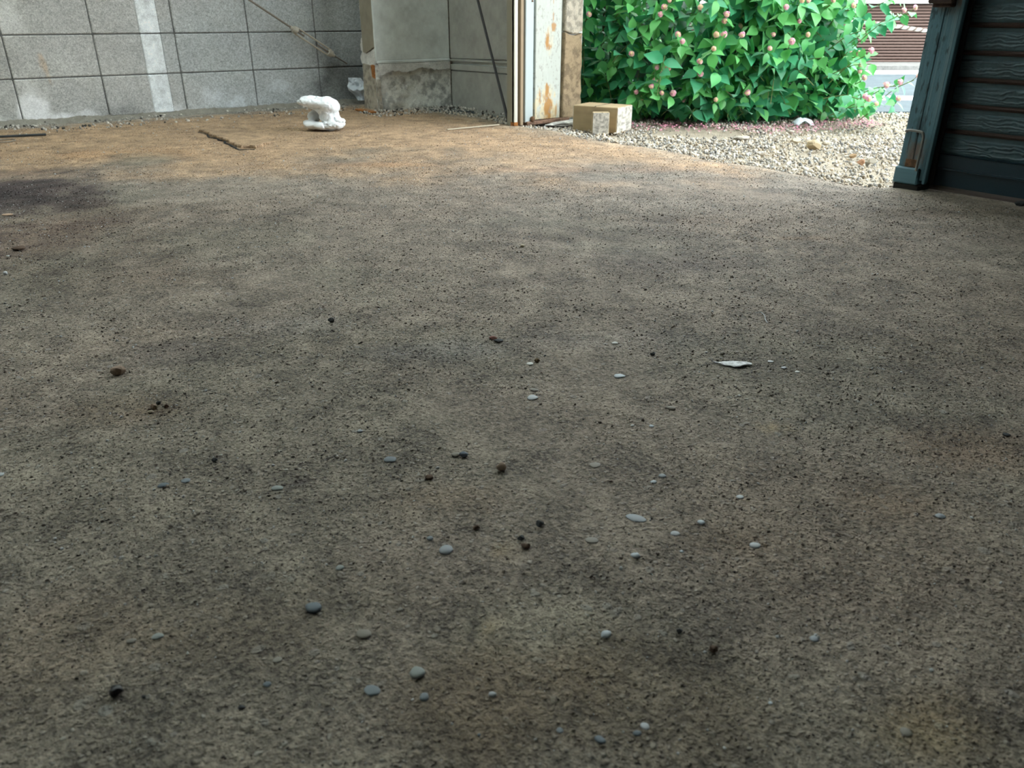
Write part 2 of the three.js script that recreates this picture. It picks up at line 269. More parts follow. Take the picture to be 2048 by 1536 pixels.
// ------------------------------------------------------------------ the room
// floor
const STAINS = [ // pixel, radii in metres along the view's right and depth, tint, strength
  [-20, 385, 0.42, 0.45, [0.3, 0.26, 0.3], 1], [10, 400, 0.36, 0.35, [0.5, 0.44, 0.48], 0.95], [30, 345, 0.22, 0.12, [0.55, 0.5, 0.52], 0.7], [60, 480, 0.3, 0.28, [0.62, 0.5, 0.46], 0.7], [150, 430, 0.3, 0.2, [0.75, 0.66, 0.62], 0.7], [300, 470, 0.5, 0.4, [0.72, 0.7, 0.68], 0.6], [200, 550, 0.3, 0.2, [0.72, 0.68, 0.64], 0.5],
  [520, 420, 0.4, 0.25, [0.8, 0.78, 0.77], 0.5], [1200, 470, 0.35, 0.1, [0.68, 0.64, 0.64], 0.7], [1300, 520, 0.25, 0.12, [0.74, 0.72, 0.76], 0.7], [1080, 558, 0.16, 0.05, [0.66, 0.64, 0.66], 0.7], [1260, 553, 0.08, 0.03, [0.6, 0.58, 0.58], 0.8], [1090, 520, 0.12, 0.06, [0.72, 0.7, 0.72], 0.6], [1400, 440, 0.4, 0.08, [0.75, 0.7, 0.66], 0.7], [1850, 425, 0.3, 0.08, [0.68, 0.62, 0.56], 0.7], [1660, 390, 0.3, 0.06, [0.72, 0.68, 0.64], 0.6],
  [350, 700, 0.14, 0.07, [0.62, 0.62, 0.66], 0.75], [540, 650, 0.14, 0.05, [1.1, 1.14, 1.24], 0.6], [430, 630, 0.2, 0.08, [0.74, 0.74, 0.76], 0.6], [860, 700, 0.14, 0.05, [0.92, 0.98, 1.1], 0.7], [1180, 680, 0.2, 0.07, [1.12, 1.16, 1.24], 0.6], [950, 650, 0.1, 0.04, [0.75, 0.72, 0.7], 0.5], [740, 690, 0.12, 0.05, [0.72, 0.7, 0.66], 0.5], [860, 645, 0.03, 0.02, [0.62, 0.6, 0.66], 0.7],
  [605, 968, 0.018, 0.008, [0.4, 0.38, 0.44], 1], [315, 820, 0.03, 0.02, [0.68, 0.62, 0.56], 0.8], [230, 745, 0.035, 0.02, [0.7, 0.64, 0.58], 0.7], [1550, 853, 0.03, 0.012, [1.5, 1.36, 1.06], 0.9], [1005, 1100, 0.016, 0.012, [1.4, 1.3, 1.06], 0.8], [985, 1250, 0.012, 0.012, [1.25, 1.15, 0.95], 0.7], [1600, 475, 0.12, 0.03, [0.95, 0.8, 0.66], 0.6],
  [980, 1390, 0.1, 0.07, [0.74, 0.66, 0.58], 0.9], [1300, 1380, 0.12, 0.08, [0.8, 0.74, 0.66], 0.7], [1850, 1450, 0.06, 0.05, [0.85, 0.76, 0.56], 0.8], [1960, 900, 0.14, 0.1, [0.88, 0.76, 0.68], 0.8], [1800, 1010, 0.1, 0.06, [0.8, 0.72, 0.64], 0.7], [1500, 1085, 0.07, 0.03, [0.74, 0.68, 0.6], 0.7], [120, 1290, 0.09, 0.1, [0.98, 0.9, 0.84], 0.7], [450, 1250, 0.1, 0.06, [0.86, 0.8, 0.74], 0.6], [900, 1000, 0.1, 0.05, [0.95, 0.85, 0.76], 0.6], [240, 820, 0.1, 0.06, [0.92, 0.82, 0.74], 0.6], [1800, 750, 0.18, 0.04, [0.8, 0.78, 0.76], 0.5], [1040, 1240, 0.1, 0.07, [1.14, 1.16, 1.12], 0.6], [700, 1180, 0.1, 0.05, [0.9, 0.92, 0.88], 0.6], [1180, 340, 0.5, 0.08, [1.02, 0.86, 0.78], 0.6], [760, 330, 0.35, 0.07, [1.08, 0.92, 0.78], 0.6], [250, 310, 0.5, 0.2, [1.08, 0.95, 0.8], 0.6], [1850, 700, 0.2, 0.1, [0.82, 0.82, 0.76], 0.5],
].map(([px, py, a, b, c, k]) => ({ p: at(px, py), a, b, c, k }));
const fwd = V3(Math.sin(YAW * Math.PI / 180), 0, -Math.cos(YAW * Math.PI / 180)), right = V3(-fwd.z, 0, fwd.x);
const floorTint = (x, z, out) => {
  const far = x * fwd.x + z * fwd.z, n = fbm(x * 3.1 + 4, z * 3.1, 2, 5), f = fbm(x * 14, z * 14, 6, 4), m = fbm(x * 1.2, z * 1.2, 8, 3);
  let r = 0.428, g = 0.363, b = 0.287;                                   // grey-brown cement dust
  const tan = smooth(2.55, 3.25, far + (n - 0.5) * 1.1 + (f - 0.5) * 0.3 ); r = lerp(r, 0.69, tan); g = lerp(g, 0.467, tan); b = lerp(b, 0.277, tan);
  const red = smooth(0.5, 0.68, n) * smooth(0.3, 0.8, m) * (1 - tan) * 0.45; r *= 1 - 0.08 * red; g *= 1 - 0.2 * red; b *= 1 - 0.28 * red;
  const green = smooth(0.52, 0.7, 1 - n) * (1 - tan) * 0.5; r *= 1 - 0.08 * green; b *= 1 - 0.03 * green;
  const wall = smooth(0.28, 0.06, z + 4.729 + (f - 0.5) * 0.2 ); r = lerp(r, 0.42, wall); g = lerp(g, 0.41, wall); b = lerp(b, 0.36, wall);
  const edge = smooth(0.25, 0.0, 2.45 - x + (f - 0.5) * 0.25) * smooth(-0.9, -1.6, z); r = lerp(r, 0.62, edge * 0.7); g = lerp(g, 0.53, edge * 0.7); b = lerp(b, 0.40, edge * 0.7);
  const st = fbm(x * 2.2 + z * 1.1, (z - x * 0.7) * 16, 17, 4), k = 0.9 + 0.2 * n + (f - 0.5) * 0.28 + (st - 0.5) * 0.22; r *= k; g *= k; b *= k;
  for (const s of STAINS) {
    const dx = x - s.p.x, dz = z - s.p.z, u = (dx * right.x + dz * right.z) / s.a, v = (dx * fwd.x + dz * fwd.z) / s.b, d = Math.hypot(u, v);
    if (d > 1.7) continue;
    const w = smooth(1.05, 0.25, d + (f - 0.5) * 0.9 + (n - 0.5) * 0.6) * s.k; r *= lerp(1, s.c[0], w); g *= lerp(1, s.c[1], w); b *= lerp(1, s.c[2], w);
  }
  out[0] = r; out[1] = g; out[2] = b;
};
const floorHeight = (x, z) => (fbm(x * 5, z * 5, 20, 3) - 0.5) * 0.006 + (fbm(x * 30, z * 30, 22, 2) - 0.5) * 0.0022 - smooth(2.36, 2.47, x + (fbm(z * 5, 1, 3, 3) - 0.5) * 0.12) * 0.018 * smooth(-1.25, -1.4, z);
let floor;
{
  const xs = [], zs = [], range = (a, b, s, out) => { const n = Math.ceil((b - a) / s); for (let i = 0; i < n; i++) out.push(lerp(a, b, i / n)); };
  range(-6, -0.95, 0.4, xs); range(-0.95, 2.47, 0.014, xs); xs.push(2.47);
  range(-4.9, 0.15, 0.014, zs); range(0.15, 4.6, 0.4, zs); zs.push(4.6);
  const pos = [], col = [], uv = [], idx = [], c = [0, 0, 0];
  for (const z of zs) for (const x of xs) { pos.push(x, floorHeight(x, z), z); floorTint(x, z, c); col.push(...c); uv.push(x, z); }
  const n = xs.length;
  for (let j = 0; j < zs.length - 1; j++) for (let i = 0; i < n - 1; i++) { const a = j * n + i; idx.push(a, a + n, a + 1, a + 1, a + n, a + n + 1); }
  const g = new THREE.BufferGeometry(); g.setAttribute('position', new THREE.Float32BufferAttribute(pos, 3)); g.setAttribute('color', new THREE.Float32BufferAttribute(col, 3)); g.setAttribute('uv', new THREE.Float32BufferAttribute(uv, 2)); g.setIndex(idx); g.computeVertexNormals();
  floor = struct('floor', g, M.floor);
}
// the slab's body under the walking surface
const slabBody = mesh('slab_edge', box(-6, 2.47, -0.2, -0.03, -4.9, 4.6, 0.004), M.blockPlain, floor);

{
  const g = box(2.465, 2.66, -0.2, -0.0015, -1.32, 1.3, 0.002), p = g.attributes.position, col = [], c = [0, 0, 0]; for (let i = 0; i < p.count; i++) { floorTint(p.getX(i), p.getZ(i), c); col.push(...c); }
  g.setAttribute('color', new THREE.Float32BufferAttribute(col, 3)); mesh('threshold', g, M.floor, floor);
}

// left wall of stack-bonded concrete blocks
const WZ = -4.729;
const wallLeft = struct('wall_left', box(-6.2, 2.9, -0.2, ROOF, -4.95, WZ - 0.007, 0), M.mortar);
{
  const r = rng(77), rows = [[0.012, 0.211], [0.211, 0.409], [0.409, 0.609], [0.609, 0.809], [0.809, 1.009]], J = 0.0028;
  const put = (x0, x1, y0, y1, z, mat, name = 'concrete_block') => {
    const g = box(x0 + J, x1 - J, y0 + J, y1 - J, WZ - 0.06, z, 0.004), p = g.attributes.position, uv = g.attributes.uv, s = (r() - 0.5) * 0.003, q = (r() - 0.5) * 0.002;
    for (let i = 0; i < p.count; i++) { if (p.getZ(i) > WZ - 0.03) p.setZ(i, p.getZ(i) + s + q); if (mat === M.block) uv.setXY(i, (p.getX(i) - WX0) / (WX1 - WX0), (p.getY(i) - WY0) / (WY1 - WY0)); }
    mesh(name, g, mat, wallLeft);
  };
  for (let j = 0; j < rows.length; j++) {
    const [y0, y1] = rows[j], m = j < 4 ? M.block : M.blockPlain;
    for (let k = -2; k <= 4; k++) {
      const x0 = 0.405 + 0.4 * (k - 0), x1 = x0 + 0.4, mm = x0 < -0.2 ? M.blockPlain : m;
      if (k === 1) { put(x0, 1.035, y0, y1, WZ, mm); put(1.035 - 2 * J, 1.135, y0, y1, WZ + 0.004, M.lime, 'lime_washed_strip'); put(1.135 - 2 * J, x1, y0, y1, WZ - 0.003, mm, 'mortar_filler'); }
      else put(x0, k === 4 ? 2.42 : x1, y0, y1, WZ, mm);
    }
  }
  mesh('upper_wall', box(-6.2, 2.9, 1.012, ROOF, WZ - 0.1, WZ, 0.003), M.blockPlain, wallLeft);
  mesh('upper_wall', box(-6.2, -0.395 - J, -0.1, 1.009, WZ - 0.1, WZ, 0.003), M.blockPlain, wallLeft);
  // crumbling fillet of old mortar along the foot of the wall
  const pos = [], idx = [], n = 260, m = 7;
  for (let i = 0; i <= n; i++) for (let j = 0; j <= m; j++) { const x = lerp(-0.9, 2.3, i / n), t = j / m, w = 0.05 + 0.06 * fbm(x * 6, 3, 1, 3), z = WZ - 0.004 + t * w, y = (1 - t) * (1 - t) * (0.012 + 0.022 * fbm(x * 9, 8, 2, 4)) + (fbm(x * 70, t * 8, 5, 3) - 0.5) * 0.012 * (1 - t * t) - t * 0.004; pos.push(x, y, z); }
  for (let i = 0; i < n; i++) for (let j = 0; j < m; j++) { const a = i * (m + 1) + j; idx.push(a, a + 1, a + m + 1, a + 1, a + m + 2, a + m + 1); }
  const g = new THREE.BufferGeometry(); g.setAttribute('position', new THREE.Float32BufferAttribute(pos, 3)); g.setIndex(idx); g.computeVertexNormals();
  mesh('mortar_fillet', uvMetres(g), std({ map: rep(cementColor, 2.5), color: rgb(0.56, 0.53, 0.45), bumpMap: rep(cementBump, 3), bumpScale: 0.006 }), wallLeft);
}

// plastered stub wall in the corner; its end looks into the room
const SX = 2.14, SZ0 = -4.405, SZ1 = -4.232, FX = 2.635;
const rs = rng(5);
const stub = struct('wall_stub', box(SX + 0.012, FX + 0.1, 0, ROOF, SZ0 + 0.01, SZ1 - 0.014, 0.003), M.darkBase);
{
  // end face: sand-coloured coat, broken off along a slanting line above the base
  mesh('plaster_coat', plate([[SZ0 + 0.012, 0.306], ...jag([[SZ0 + 0.05, 0.3], [SZ1 - 0.03, 0.333], [SZ1 - 0.002, 0.336]], 0.012, 0.003, rs), [SZ1 - 0.002, ROOF], [SZ0, ROOF]], 'x', SX + 0.012, 0.012), M.beige, stub);
  mesh('broken_plaster', plate(jag([[SZ0 + 0.01, 0.305], [SZ0 + 0.012, 0.24], [SZ1 - 0.07, 0.235], [SZ1 - 0.02, 0.25], [SZ1 - 0.003, 0.25], [SZ1 - 0.003, 0.335], [SZ0 + 0.05, 0.3], [SZ0 + 0.01, 0.305]], 0.012, 0.003, rs), 'x', SX + 0.012, 0.007), M.brokenPlaster, stub);
  mesh('plinth', plate(jag([[SZ0 - 0.015, -0.01], [SZ1 + 0.014, -0.01], [SZ1 + 0.008, 0.17], [SZ1 - 0.05, 0.172], [SZ1 - 0.075, 0.24], [SZ0 + 0.005, 0.245], [SZ0 - 0.015, -0.01]], 0.02, 0.003, rs), 'x', SX + 0.012, 0.016), M.darkBase, stub);
  mesh('rusted_plate', plate(jag([[SZ1 - 0.066, 0.24], [SZ1 - 0.055, 0.178], [SZ1 - 0.012, 0.172], [SZ1 - 0.006, 0.243], [SZ1 - 0.066, 0.24]], 0.015, 0.003, rs), 'x', SX - 0.001, 0.005), M.rust, stub);
  // squeezed-out mortar along the far edge
  const edge = (y0, y1, w) => mesh('mortar_lump', plate(jag([[SZ0 + 0.012, y0], [SZ0 + 0.012, y1], [SZ0 - w * 0.5, y1], [SZ0 - w, (y0 + y1) / 2], [SZ0 - w * 0.7, y0], [SZ0 + 0.012, y0]], 0.014, 0.006, rs), 'x', SX + 0.05, 0.04), M.brokenPlaster, stub);
  edge(0.385, ROOF, 0.018); edge(0.31, 0.38, 0.04); edge(0.245, 0.305, 0.05);
  // face towards the room: thick upper coat with a lip, cracked band, rough base
  const xa = SX - 0.002, xb = FX - 0.012;
  mesh('plaster_coat', box(xa, xb, 0.266, ROOF, SZ1 - 0.016, SZ1, 0.003), M.plaster, stub);
  mesh('lip', box(xa + 0.004, xb, 0.25, 0.266, SZ1 - 0.02, SZ1 + 0.003, 0.003), M.plaster, stub);
  mesh('broken_plaster', plate([...jag([[xa + 0.02, 0.185], [xa + 0.1, 0.21], [xa + 0.2, 0.2], [xa + 0.28, 0.222], [xa + 0.4, 0.205], [xb, 0.21]], 0.012, 0.006, rs), [xb, 0.249], [xa + 0.01, 0.249]], 'z', SZ1 - 0.012, 0.013), M.brokenPlaster, stub);
  const g = new THREE.PlaneGeometry(xb - xa + 0.012, 0.256, 70, 36), p = g.attributes.position; g.translate((xa + xb) / 2 - 0.002, 0.118, SZ1);
  for (let i = 0; i < p.count; i++) { const x = p.getX(i), y = p.getY(i); p.setZ(i, p.getZ(i) - 0.008 + (fbm(x * 22, y * 22, 4, 5) - 0.5) * 0.018 + smooth(0.1, 0, y) * 0.01); }
  g.computeVertexNormals();
  mesh('plinth', uvMetres(g), M.baseRough, stub);
}
// outer wall beside the stub, then the lintel, then the wall beyond the shutters
const EXT = 2.80;
const wallFront = struct('wall_front', box(FX + 0.012, EXT, -0.2, ROOF, -4.73, -3.24, 0.004), M.plaster);
{
  const strip = (y0, y1, x, z0 = SZ1 + 0.0, z1 = -3.25, mat = M.plaster, name = 'plaster_coat') => mesh(name, plate([[z0, y0[0]], [z1, y0[1]], [z1, y1[1]], [z0, y1[0]]], 'x', FX + 0.014, FX + 0.014 - x, 0.002), mat, wallFront);
  const p2 = std({ map: rep(plasterColor, 2), color: rgb(0.62, 0.62, 0.57), bumpMap: rep(cementBump, 1), bumpScale: 0.0008 });  // darker copy of the plaster: weaker light on this face put into its colour
  strip([0.266, 0.284], [ROOF, ROOF], FX - 0.002, SZ1 - 0.01, -3.25, p2);
  strip([0.25, 0.266], [0.262, 0.28], FX - 0.006, SZ1 - 0.01, -3.25, p2, 'lip');
  strip([0.203, 0.213], [0.234, 0.246], FX - 0.003, SZ1 - 0.01, -3.25, p2, 'band');
  strip([-0.02, -0.02], [0.199, 0.209], FX + 0.003, SZ1 - 0.01, -3.25, p2, 'plinth');
}
const wallLintel = struct('wall_lintel', box(2.44, EXT, OPEN_TOP, ROOF, -3.24, 4.6, 0.004), M.room);
const wallEnd = struct('wall_front_far', box(2.44, EXT, -0.2, OPEN_TOP, 1.25, 4.6, 0.004), M.room);
struct('wall_right', box(-6.2, EXT, -0.2, ROOF, 4.6, 4.8, 0), M.room);
struct('wall_back', box(-6.2, -6.0, -0.2, ROOF, -4.73, 4.6, 0), M.room);
// roof, with unseen translucent sheets added to light the block wall
const SK = [-4.2, 2.15, -4.2, -2.3];                                         // x0, x1, z0, z1 of the added skylight strip beside the block wall
const ceiling = struct('ceiling', merge([box(-6.3, SK[0], ROOF, ROOF + 0.12, -5, 4.9, 0), box(SK[1], 3.0, ROOF, ROOF + 0.12, -5, 4.9, 0), box(SK[0], SK[1], ROOF, ROOF + 0.12, -5, SK[2], 0), box(SK[0], SK[1], ROOF, ROOF + 0.12, SK[3], 4.9, 0)]), M.room);
const addedSkylightMat = new THREE.MeshPhysicalMaterial({ color: rgb(0.88, 0.9, 0.86), roughness: 1, transmission: 0.8, thickness: 0, side: THREE.DoubleSide });
for (let i = 0; i < 8; i++) { const w = (SK[1] - SK[0]) / 8, x = SK[0] + (i + 0.5) * w; mesh('added_skylight', new THREE.BoxGeometry(w + 0.01, 0.004, SK[3] - SK[2] + 0.16).translate(x, ROOF + 0.124, (SK[2] + SK[3]) / 2), addedSkylightMat, ceiling); }

// ------------------------------------------------------------------ left jamb: rail, cream steel post, concrete pier
{
  const z = -3.22;
  const t = thing('shutter_rail', 'narrow cream steel guide rail standing in the corner beside the black brace rod', 'rail', [2.385, 0, z]);
  const L = (g) => g.translate(-2.385, 0, -z);
  mesh('inner_face', L(box(2.358, 2.366, 0.0, OPEN_TOP, z - 0.062, z - 0.004, 0.001)), M.olive, t);
  mesh('flange', L(box(2.358, 2.379, 0.0, OPEN_TOP, z - 0.02, z, 0.002)), M.creamWarm, t);
  mesh('slot', L(box(2.374, 2.398, 0.0, OPEN_TOP, z - 0.062, z - 0.05, 0.001)), M.black, t);
  mesh('flange', L(box(2.396, 2.414, 0.0, OPEN_TOP, z - 0.05, z - 0.001, 0.002)), M.brownEdge, t);
  mesh('rust_foot', L(box(2.356, 2.38, -0.01, 0.018, z - 0.03, z + 0.002, 0.002)), M.rust, t);
  const j = thing('steel_jamb', 'cream painted steel door jamb streaked with orange rust at its foot', 'door jamb', [2.54, 0, z]);
  const K = (g) => g.translate(-2.54, 0, -z);
  mesh('strip', K(box(2.424, 2.474, 0.012, OPEN_TOP, z - 0.03, z, 0.003)), M.creamPlain, j);
  const pg = box(2.486, 2.648, 0.02, OPEN_TOP, z - 0.03, z - 0.002, 0.003), uv = pg.attributes.uv, pp = pg.attributes.position;
  for (let i = 0; i < uv.count; i++) uv.setXY(i, (pp.getX(i) - 2.486) / 0.162, (pp.getY(i) - 0.02) / 0.7);
  mesh('panel', K(pg), M.cream, j);
  mesh('backing', K(box(2.415, 2.66, 0.005, OPEN_TOP, z - 0.08, z - 0.026, 0.002)), M.black, j);
  mesh('rusted_sill', K(box(2.43, 2.705, 0.0, 0.018, z - 0.04, z + 0.012, 0.003)), std({ map: rep(mottled, 6), color: rgb(0.42, 0.25, 0.17) }), j).rotation.z = 0.02;
  mesh('rust_lump', K(onFloorBottom(stoneGeo(4, 0.012, 0.014, 0.01, 2, 0.6)).translate(2.465, 0.012, z + 0.008)), M.darkRust, j);
  mesh('bolt', K(new THREE.CylinderGeometry(0.004, 0.004, 0.006, 8).rotateX(Math.PI / 2).translate(2.462, 0.556, z + 0.002)), M.darkRust, j);
  // pier of two rough concrete blocks
  const pier = struct('pillar_concrete', box(2.664, 2.76, -0.05, OPEN_TOP, -3.26, z - 0.022, 0.003), M.mortar);
  const up = [[2.664, 0.428], ...jag([[2.664, 0.428], [2.7, 0.416], [2.735, 0.412], [2.775, 0.424]], 0.012, 0.003, rs), ...jag([[2.776, 0.43], [2.772, 1.2]], 0.05, 0.003, rs), [2.664, 1.2]];
  const low = [[2.66, 0.022], ...jag([[2.664, 0.02], [2.74, 0.016], [2.782, 0.004]], 0.02, 0.003, rs), ...jag([[2.783, 0.02], [2.777, 0.415]], 0.025, 0.0035, rs), ...jag([[2.775, 0.416], [2.735, 0.404], [2.7, 0.408], [2.664, 0.42]], 0.012, 0.003, rs)];
  mesh('concrete_block', plate(up, 'z', z - 0.03, 0.034, 0.004), std({ map: rep(mottled, 3), color: rgb(0.95, 0.86, 0.7), bumpMap: rep(cementBump, 3), bumpScale: 0.004 }), pier);
  mesh('concrete_block', plate(low, 'z', z - 0.03, 0.032, 0.004), M.pier, pier);
  mesh('concrete_block', box(2.664, 2.776, 1.203, OPEN_TOP, -3.25, z, 0.003), M.pier, pier);
  const foot = mesh('footing', onFloorBottom(stoneGeo(9, 0.14, 0.014, 0.05, 3, 0.5)).translate(2.7, -0.018, z + 0.04), M.baseRough, pier);
}

// ------------------------------------------------------------------ right: movable middle post and the closed shutter
{
  const t = thing('shutter_post', 'teal steel centre post of the shutter with a U handle near its foot', 'post', [2.49, 0, -1.255]);
  const L = (g) => g.translate(-2.49, 0, 1.255);
  const front = (z0, z1, name) => { const g = box(2.452, 2.456, 0.03, OPEN_TOP, z0, z1, 0.0012), uv = g.attributes.uv, p = g.attributes.position; for (let i = 0; i < uv.count; i++) uv.setXY(i, (p.getZ(i) + 1.296) / 0.088, p.getY(i) / 0.7); mesh(name, L(g), M.teal, t); };
  front(-1.296, -1.2555, 'front_plate'); front(-1.2525, -1.212, 'front_plate');
  mesh('core', L(box(2.4555, 2.54, 0.03, OPEN_TOP, -1.294, -1.222, 0.002)), M.tealPlain, t);
  mesh('edge_flange', L(box(2.452, 2.47, 0.02, OPEN_TOP, -1.213, -1.204, 0.0015)), M.tealPlain, t);
  mesh('foot_box', L(box(2.44, 2.53, 0.016, 0.066, -1.3, -1.222, 0.004)), M.teal, t);
  mesh('rubber_foot', L(box(2.444, 2.53, -0.006, 0.016, -1.297, -1.214, 0.003)), M.rubber, t);
  mesh('foot_seam', L(box(2.4505, 2.454, 0.066, 0.09, -1.276, -1.236, 0.001)), M.darkRust, t);
  const hx = 2.435, h = L(tube([V3(hx, 0.06, -1.229), V3(hx, 0.1, -1.2285), V3(hx, 0.158, -1.228), V3(hx - 0.001, 0.173, -1.233), V3(hx - 0.001, 0.1755, -1.247), V3(hx - 0.001, 0.1765, -1.27), V3(hx - 0.001, 0.174, -1.284), V3(2.45, 0.168, -1.291)], 0.004, 60, 8));
  mesh('handle', h, M.steel, t);
  const br = mesh('latch', L(merge([box(2.425, 2.452, 0.514, 0.56, -1.282, -1.226, 0.003), box(2.41, 2.43, 0.524, 0.545, -1.29, -1.218, 0.004)])), M.slatRust, t);
  // closed curtain: embossed slats with rolled lips
  const s = thing('roller_shutter', 'dark green roller shutter of wood-grain embossed slats, closed beside the teal post', 'shutter', [2.52, 0, -1.2]);
  const S = (g) => g.translate(-2.52, 0, 1.2), Z0 = -1.216, Z1 = 1.25, X = 2.522, P = 0.0733;
  const curve = (pts, mat, name, par, dense) => { // profile of [x, y] swept along z
    const n = pts.length, seg = dense ? 300 : 30, pos = [], uv = [], idx = []; let len = [0];
    for (let i = 1; i < n; i++) len.push(len[i - 1] + Math.hypot(pts[i][0] - pts[i - 1][0], pts[i][1] - pts[i - 1][1]));
    const off = R() * 3;
    for (let k = 0; k <= seg; k++) for (let i = 0; i < n; i++) { const z = lerp(Z0, Z1, dense ? (k < 280 ? 0.2 * k / 280 : 0.2 + 0.8 * (k - 280) / 20) : k / seg); pos.push(pts[i][0] - (pts[i][2] ?? 0) * (dense ? dense(z, pts[i][1]) : 0), pts[i][1], z); uv.push(z / 0.4 + off, len[i] / len[n - 1]); }
    for (let k = 0; k < seg; k++) for (let i = 0; i < n - 1; i++) { const a = k * n + i; idx.push(a, a + n, a + 1, a + 1, a + n, a + n + 1); }
    let g = new THREE.BufferGeometry(); g.setAttribute('position', new THREE.Float32BufferAttribute(pos, 3)); g.setAttribute('uv', new THREE.Float32BufferAttribute(uv, 2)); g.setIndex(idx); if (!dense) g = g.toNonIndexed(); g.computeVertexNormals();
    return mesh(name, S(g), mat, par ?? s);
  };
  const solid = (pts, d = 0.008) => [...pts, ...pts.slice().reverse().map(([x, y]) => [x + d, y]), pts[0]];
  const ripple = (z, y) => { const w = fbm(z * 26, y * 60, 5, 3) * 3.2 + fbm(z * 70, y * 110, 9, 2) * 0.9; return 0.0024 * smooth(-0.1, 0.9, Math.sin(y * 620 + w * 4.2)); };
  for (let k = 0; k < Math.ceil((OPEN_TOP - 0.11) / P); k++) {
    const y = 0.108 + k * P, shown = k < 8;
    const body = curve(solid([[X + 0.005, y - 0.004], [X, y + 0.004], ...[...Array(22)].map((_, i) => [X, y + 0.005 + i * 0.0019, i && i < 21 ? 1 : 0]), [X, y + 0.046]]), shown ? M.slatPlain : M.slat, 'slat', s, shown ? ripple : undefined);
    curve(solid([[X, y + 0.046], [X + 0.003, y + 0.049], [X + 0.003, y + 0.060]]), M.slatPlain, 'plain_strip', body);
    curve(solid([[X + 0.003, y + 0.060], [X - 0.004, y + 0.0625], [X - 0.006, y + 0.067], [X - 0.002, y + 0.0715], [X + 0.003, y + 0.0745]]), M.slatRust, 'rolled_lip', body);
  }
  const bar = curve(solid([[X - 0.002, 0.068], [X - 0.002, 0.104], [X - 0.008, 0.107], [X + 0.004, 0.109]], 0.01), M.bottomBar, 'bottom_bar');
  curve(solid([[X + 0.002, 0.012], [X + 0.002, 0.06], [X - 0.009, 0.063], [X - 0.009, 0.067], [X, 0.068]], 0.01), M.bottomBar, 'bottom_bar');
  curve(solid([[X - 0.014, 0.0], [X - 0.014, 0.007], [X + 0.002, 0.012]], 0.01), M.ledge, 'floor_angle');
  // the free edge at the post sits in a dark channel
  mesh('edge_channel', S(merge([box(2.508, 2.514, 0.01, OPEN_TOP, -1.222, -1.206, 0.001), box(2.534, 2.542, 0.01, OPEN_TOP, -1.222, -1.2, 0.001)])), M.black, s);
}

// ------------------------------------------------------------------ rods
{
  const z = WZ + 0.055, A = V3(0.2, 1.347, z), a = at(590, 60, 'z', z), b = at(660, 106, 'z', z), e = at(694, 127, 'z', WZ), d = b.clone().sub(a).normalize(), top = a.clone().addScaledVector(d, -2.6);
  const t = thing('brace_rod', 'thin rusty brace rod with a turnbuckle slanting across the block wall', 'brace', [a.x, a.y, a.z]);
  const L = (g) => g.translate(-a.x, -a.y, -a.z);
  mesh('upper_rod', L(rod(top, a.clone().addScaledVector(d, 0.06), 0.0055)), M.dullSteel, t);
  mesh('lower_rod', L(merge([rod(b.clone().addScaledVector(d, -0.09), b, 0.005), rod(b, e, 0.0042)])), M.dullSteel, t);
  const q = V3(0, 0, 1).cross(d).normalize().multiplyScalar(0.0175), body = mesh('turnbuckle', L(merge([rod(a.clone().add(q), b.clone().add(q), 0.0048), rod(a.clone().sub(q), b.clone().sub(q), 0.0048)])), std({ color: rgb(0.5, 0.45, 0.36), roughness: 0.6 }), t);
  for (const [p, s] of [[a, -1], [b, 1]]) mesh('end_nut', L(merge([rod(p.clone().addScaledVector(d, -0.012), p.clone().addScaledVector(d, 0.014), 0.0195, 12), rod(p, p.clone().addScaledVector(d, s * 0.03), 0.011, 8)])), std({ color: rgb(0.5, 0.47, 0.4), roughness: 0.6 }), body);
  const B = V3(2.374, 0.03, -3.3), m = at(958, 10, 'x', 2.52), dd = m.clone().sub(B).normalize();
  const k = thing('black_rod', 'straight black brace rod slanting down to the foot of the cream rail', 'brace', [B.x, 0, B.z]);
  mesh('shaft', rod(B, B.clone().addScaledVector(dd, 1.35), 0.0068).translate(-B.x, 0, -B.z), M.black, k);
  mesh('foot_hook', tube([B.clone().addScaledVector(dd, 0.02), B.clone(), B.clone().add(V3(0.006, -0.02, 0.004)), B.clone().add(V3(0.008, -0.028, 0.006))], 0.008, 12, 8).translate(-B.x, 0, -B.z), M.black, k);
}

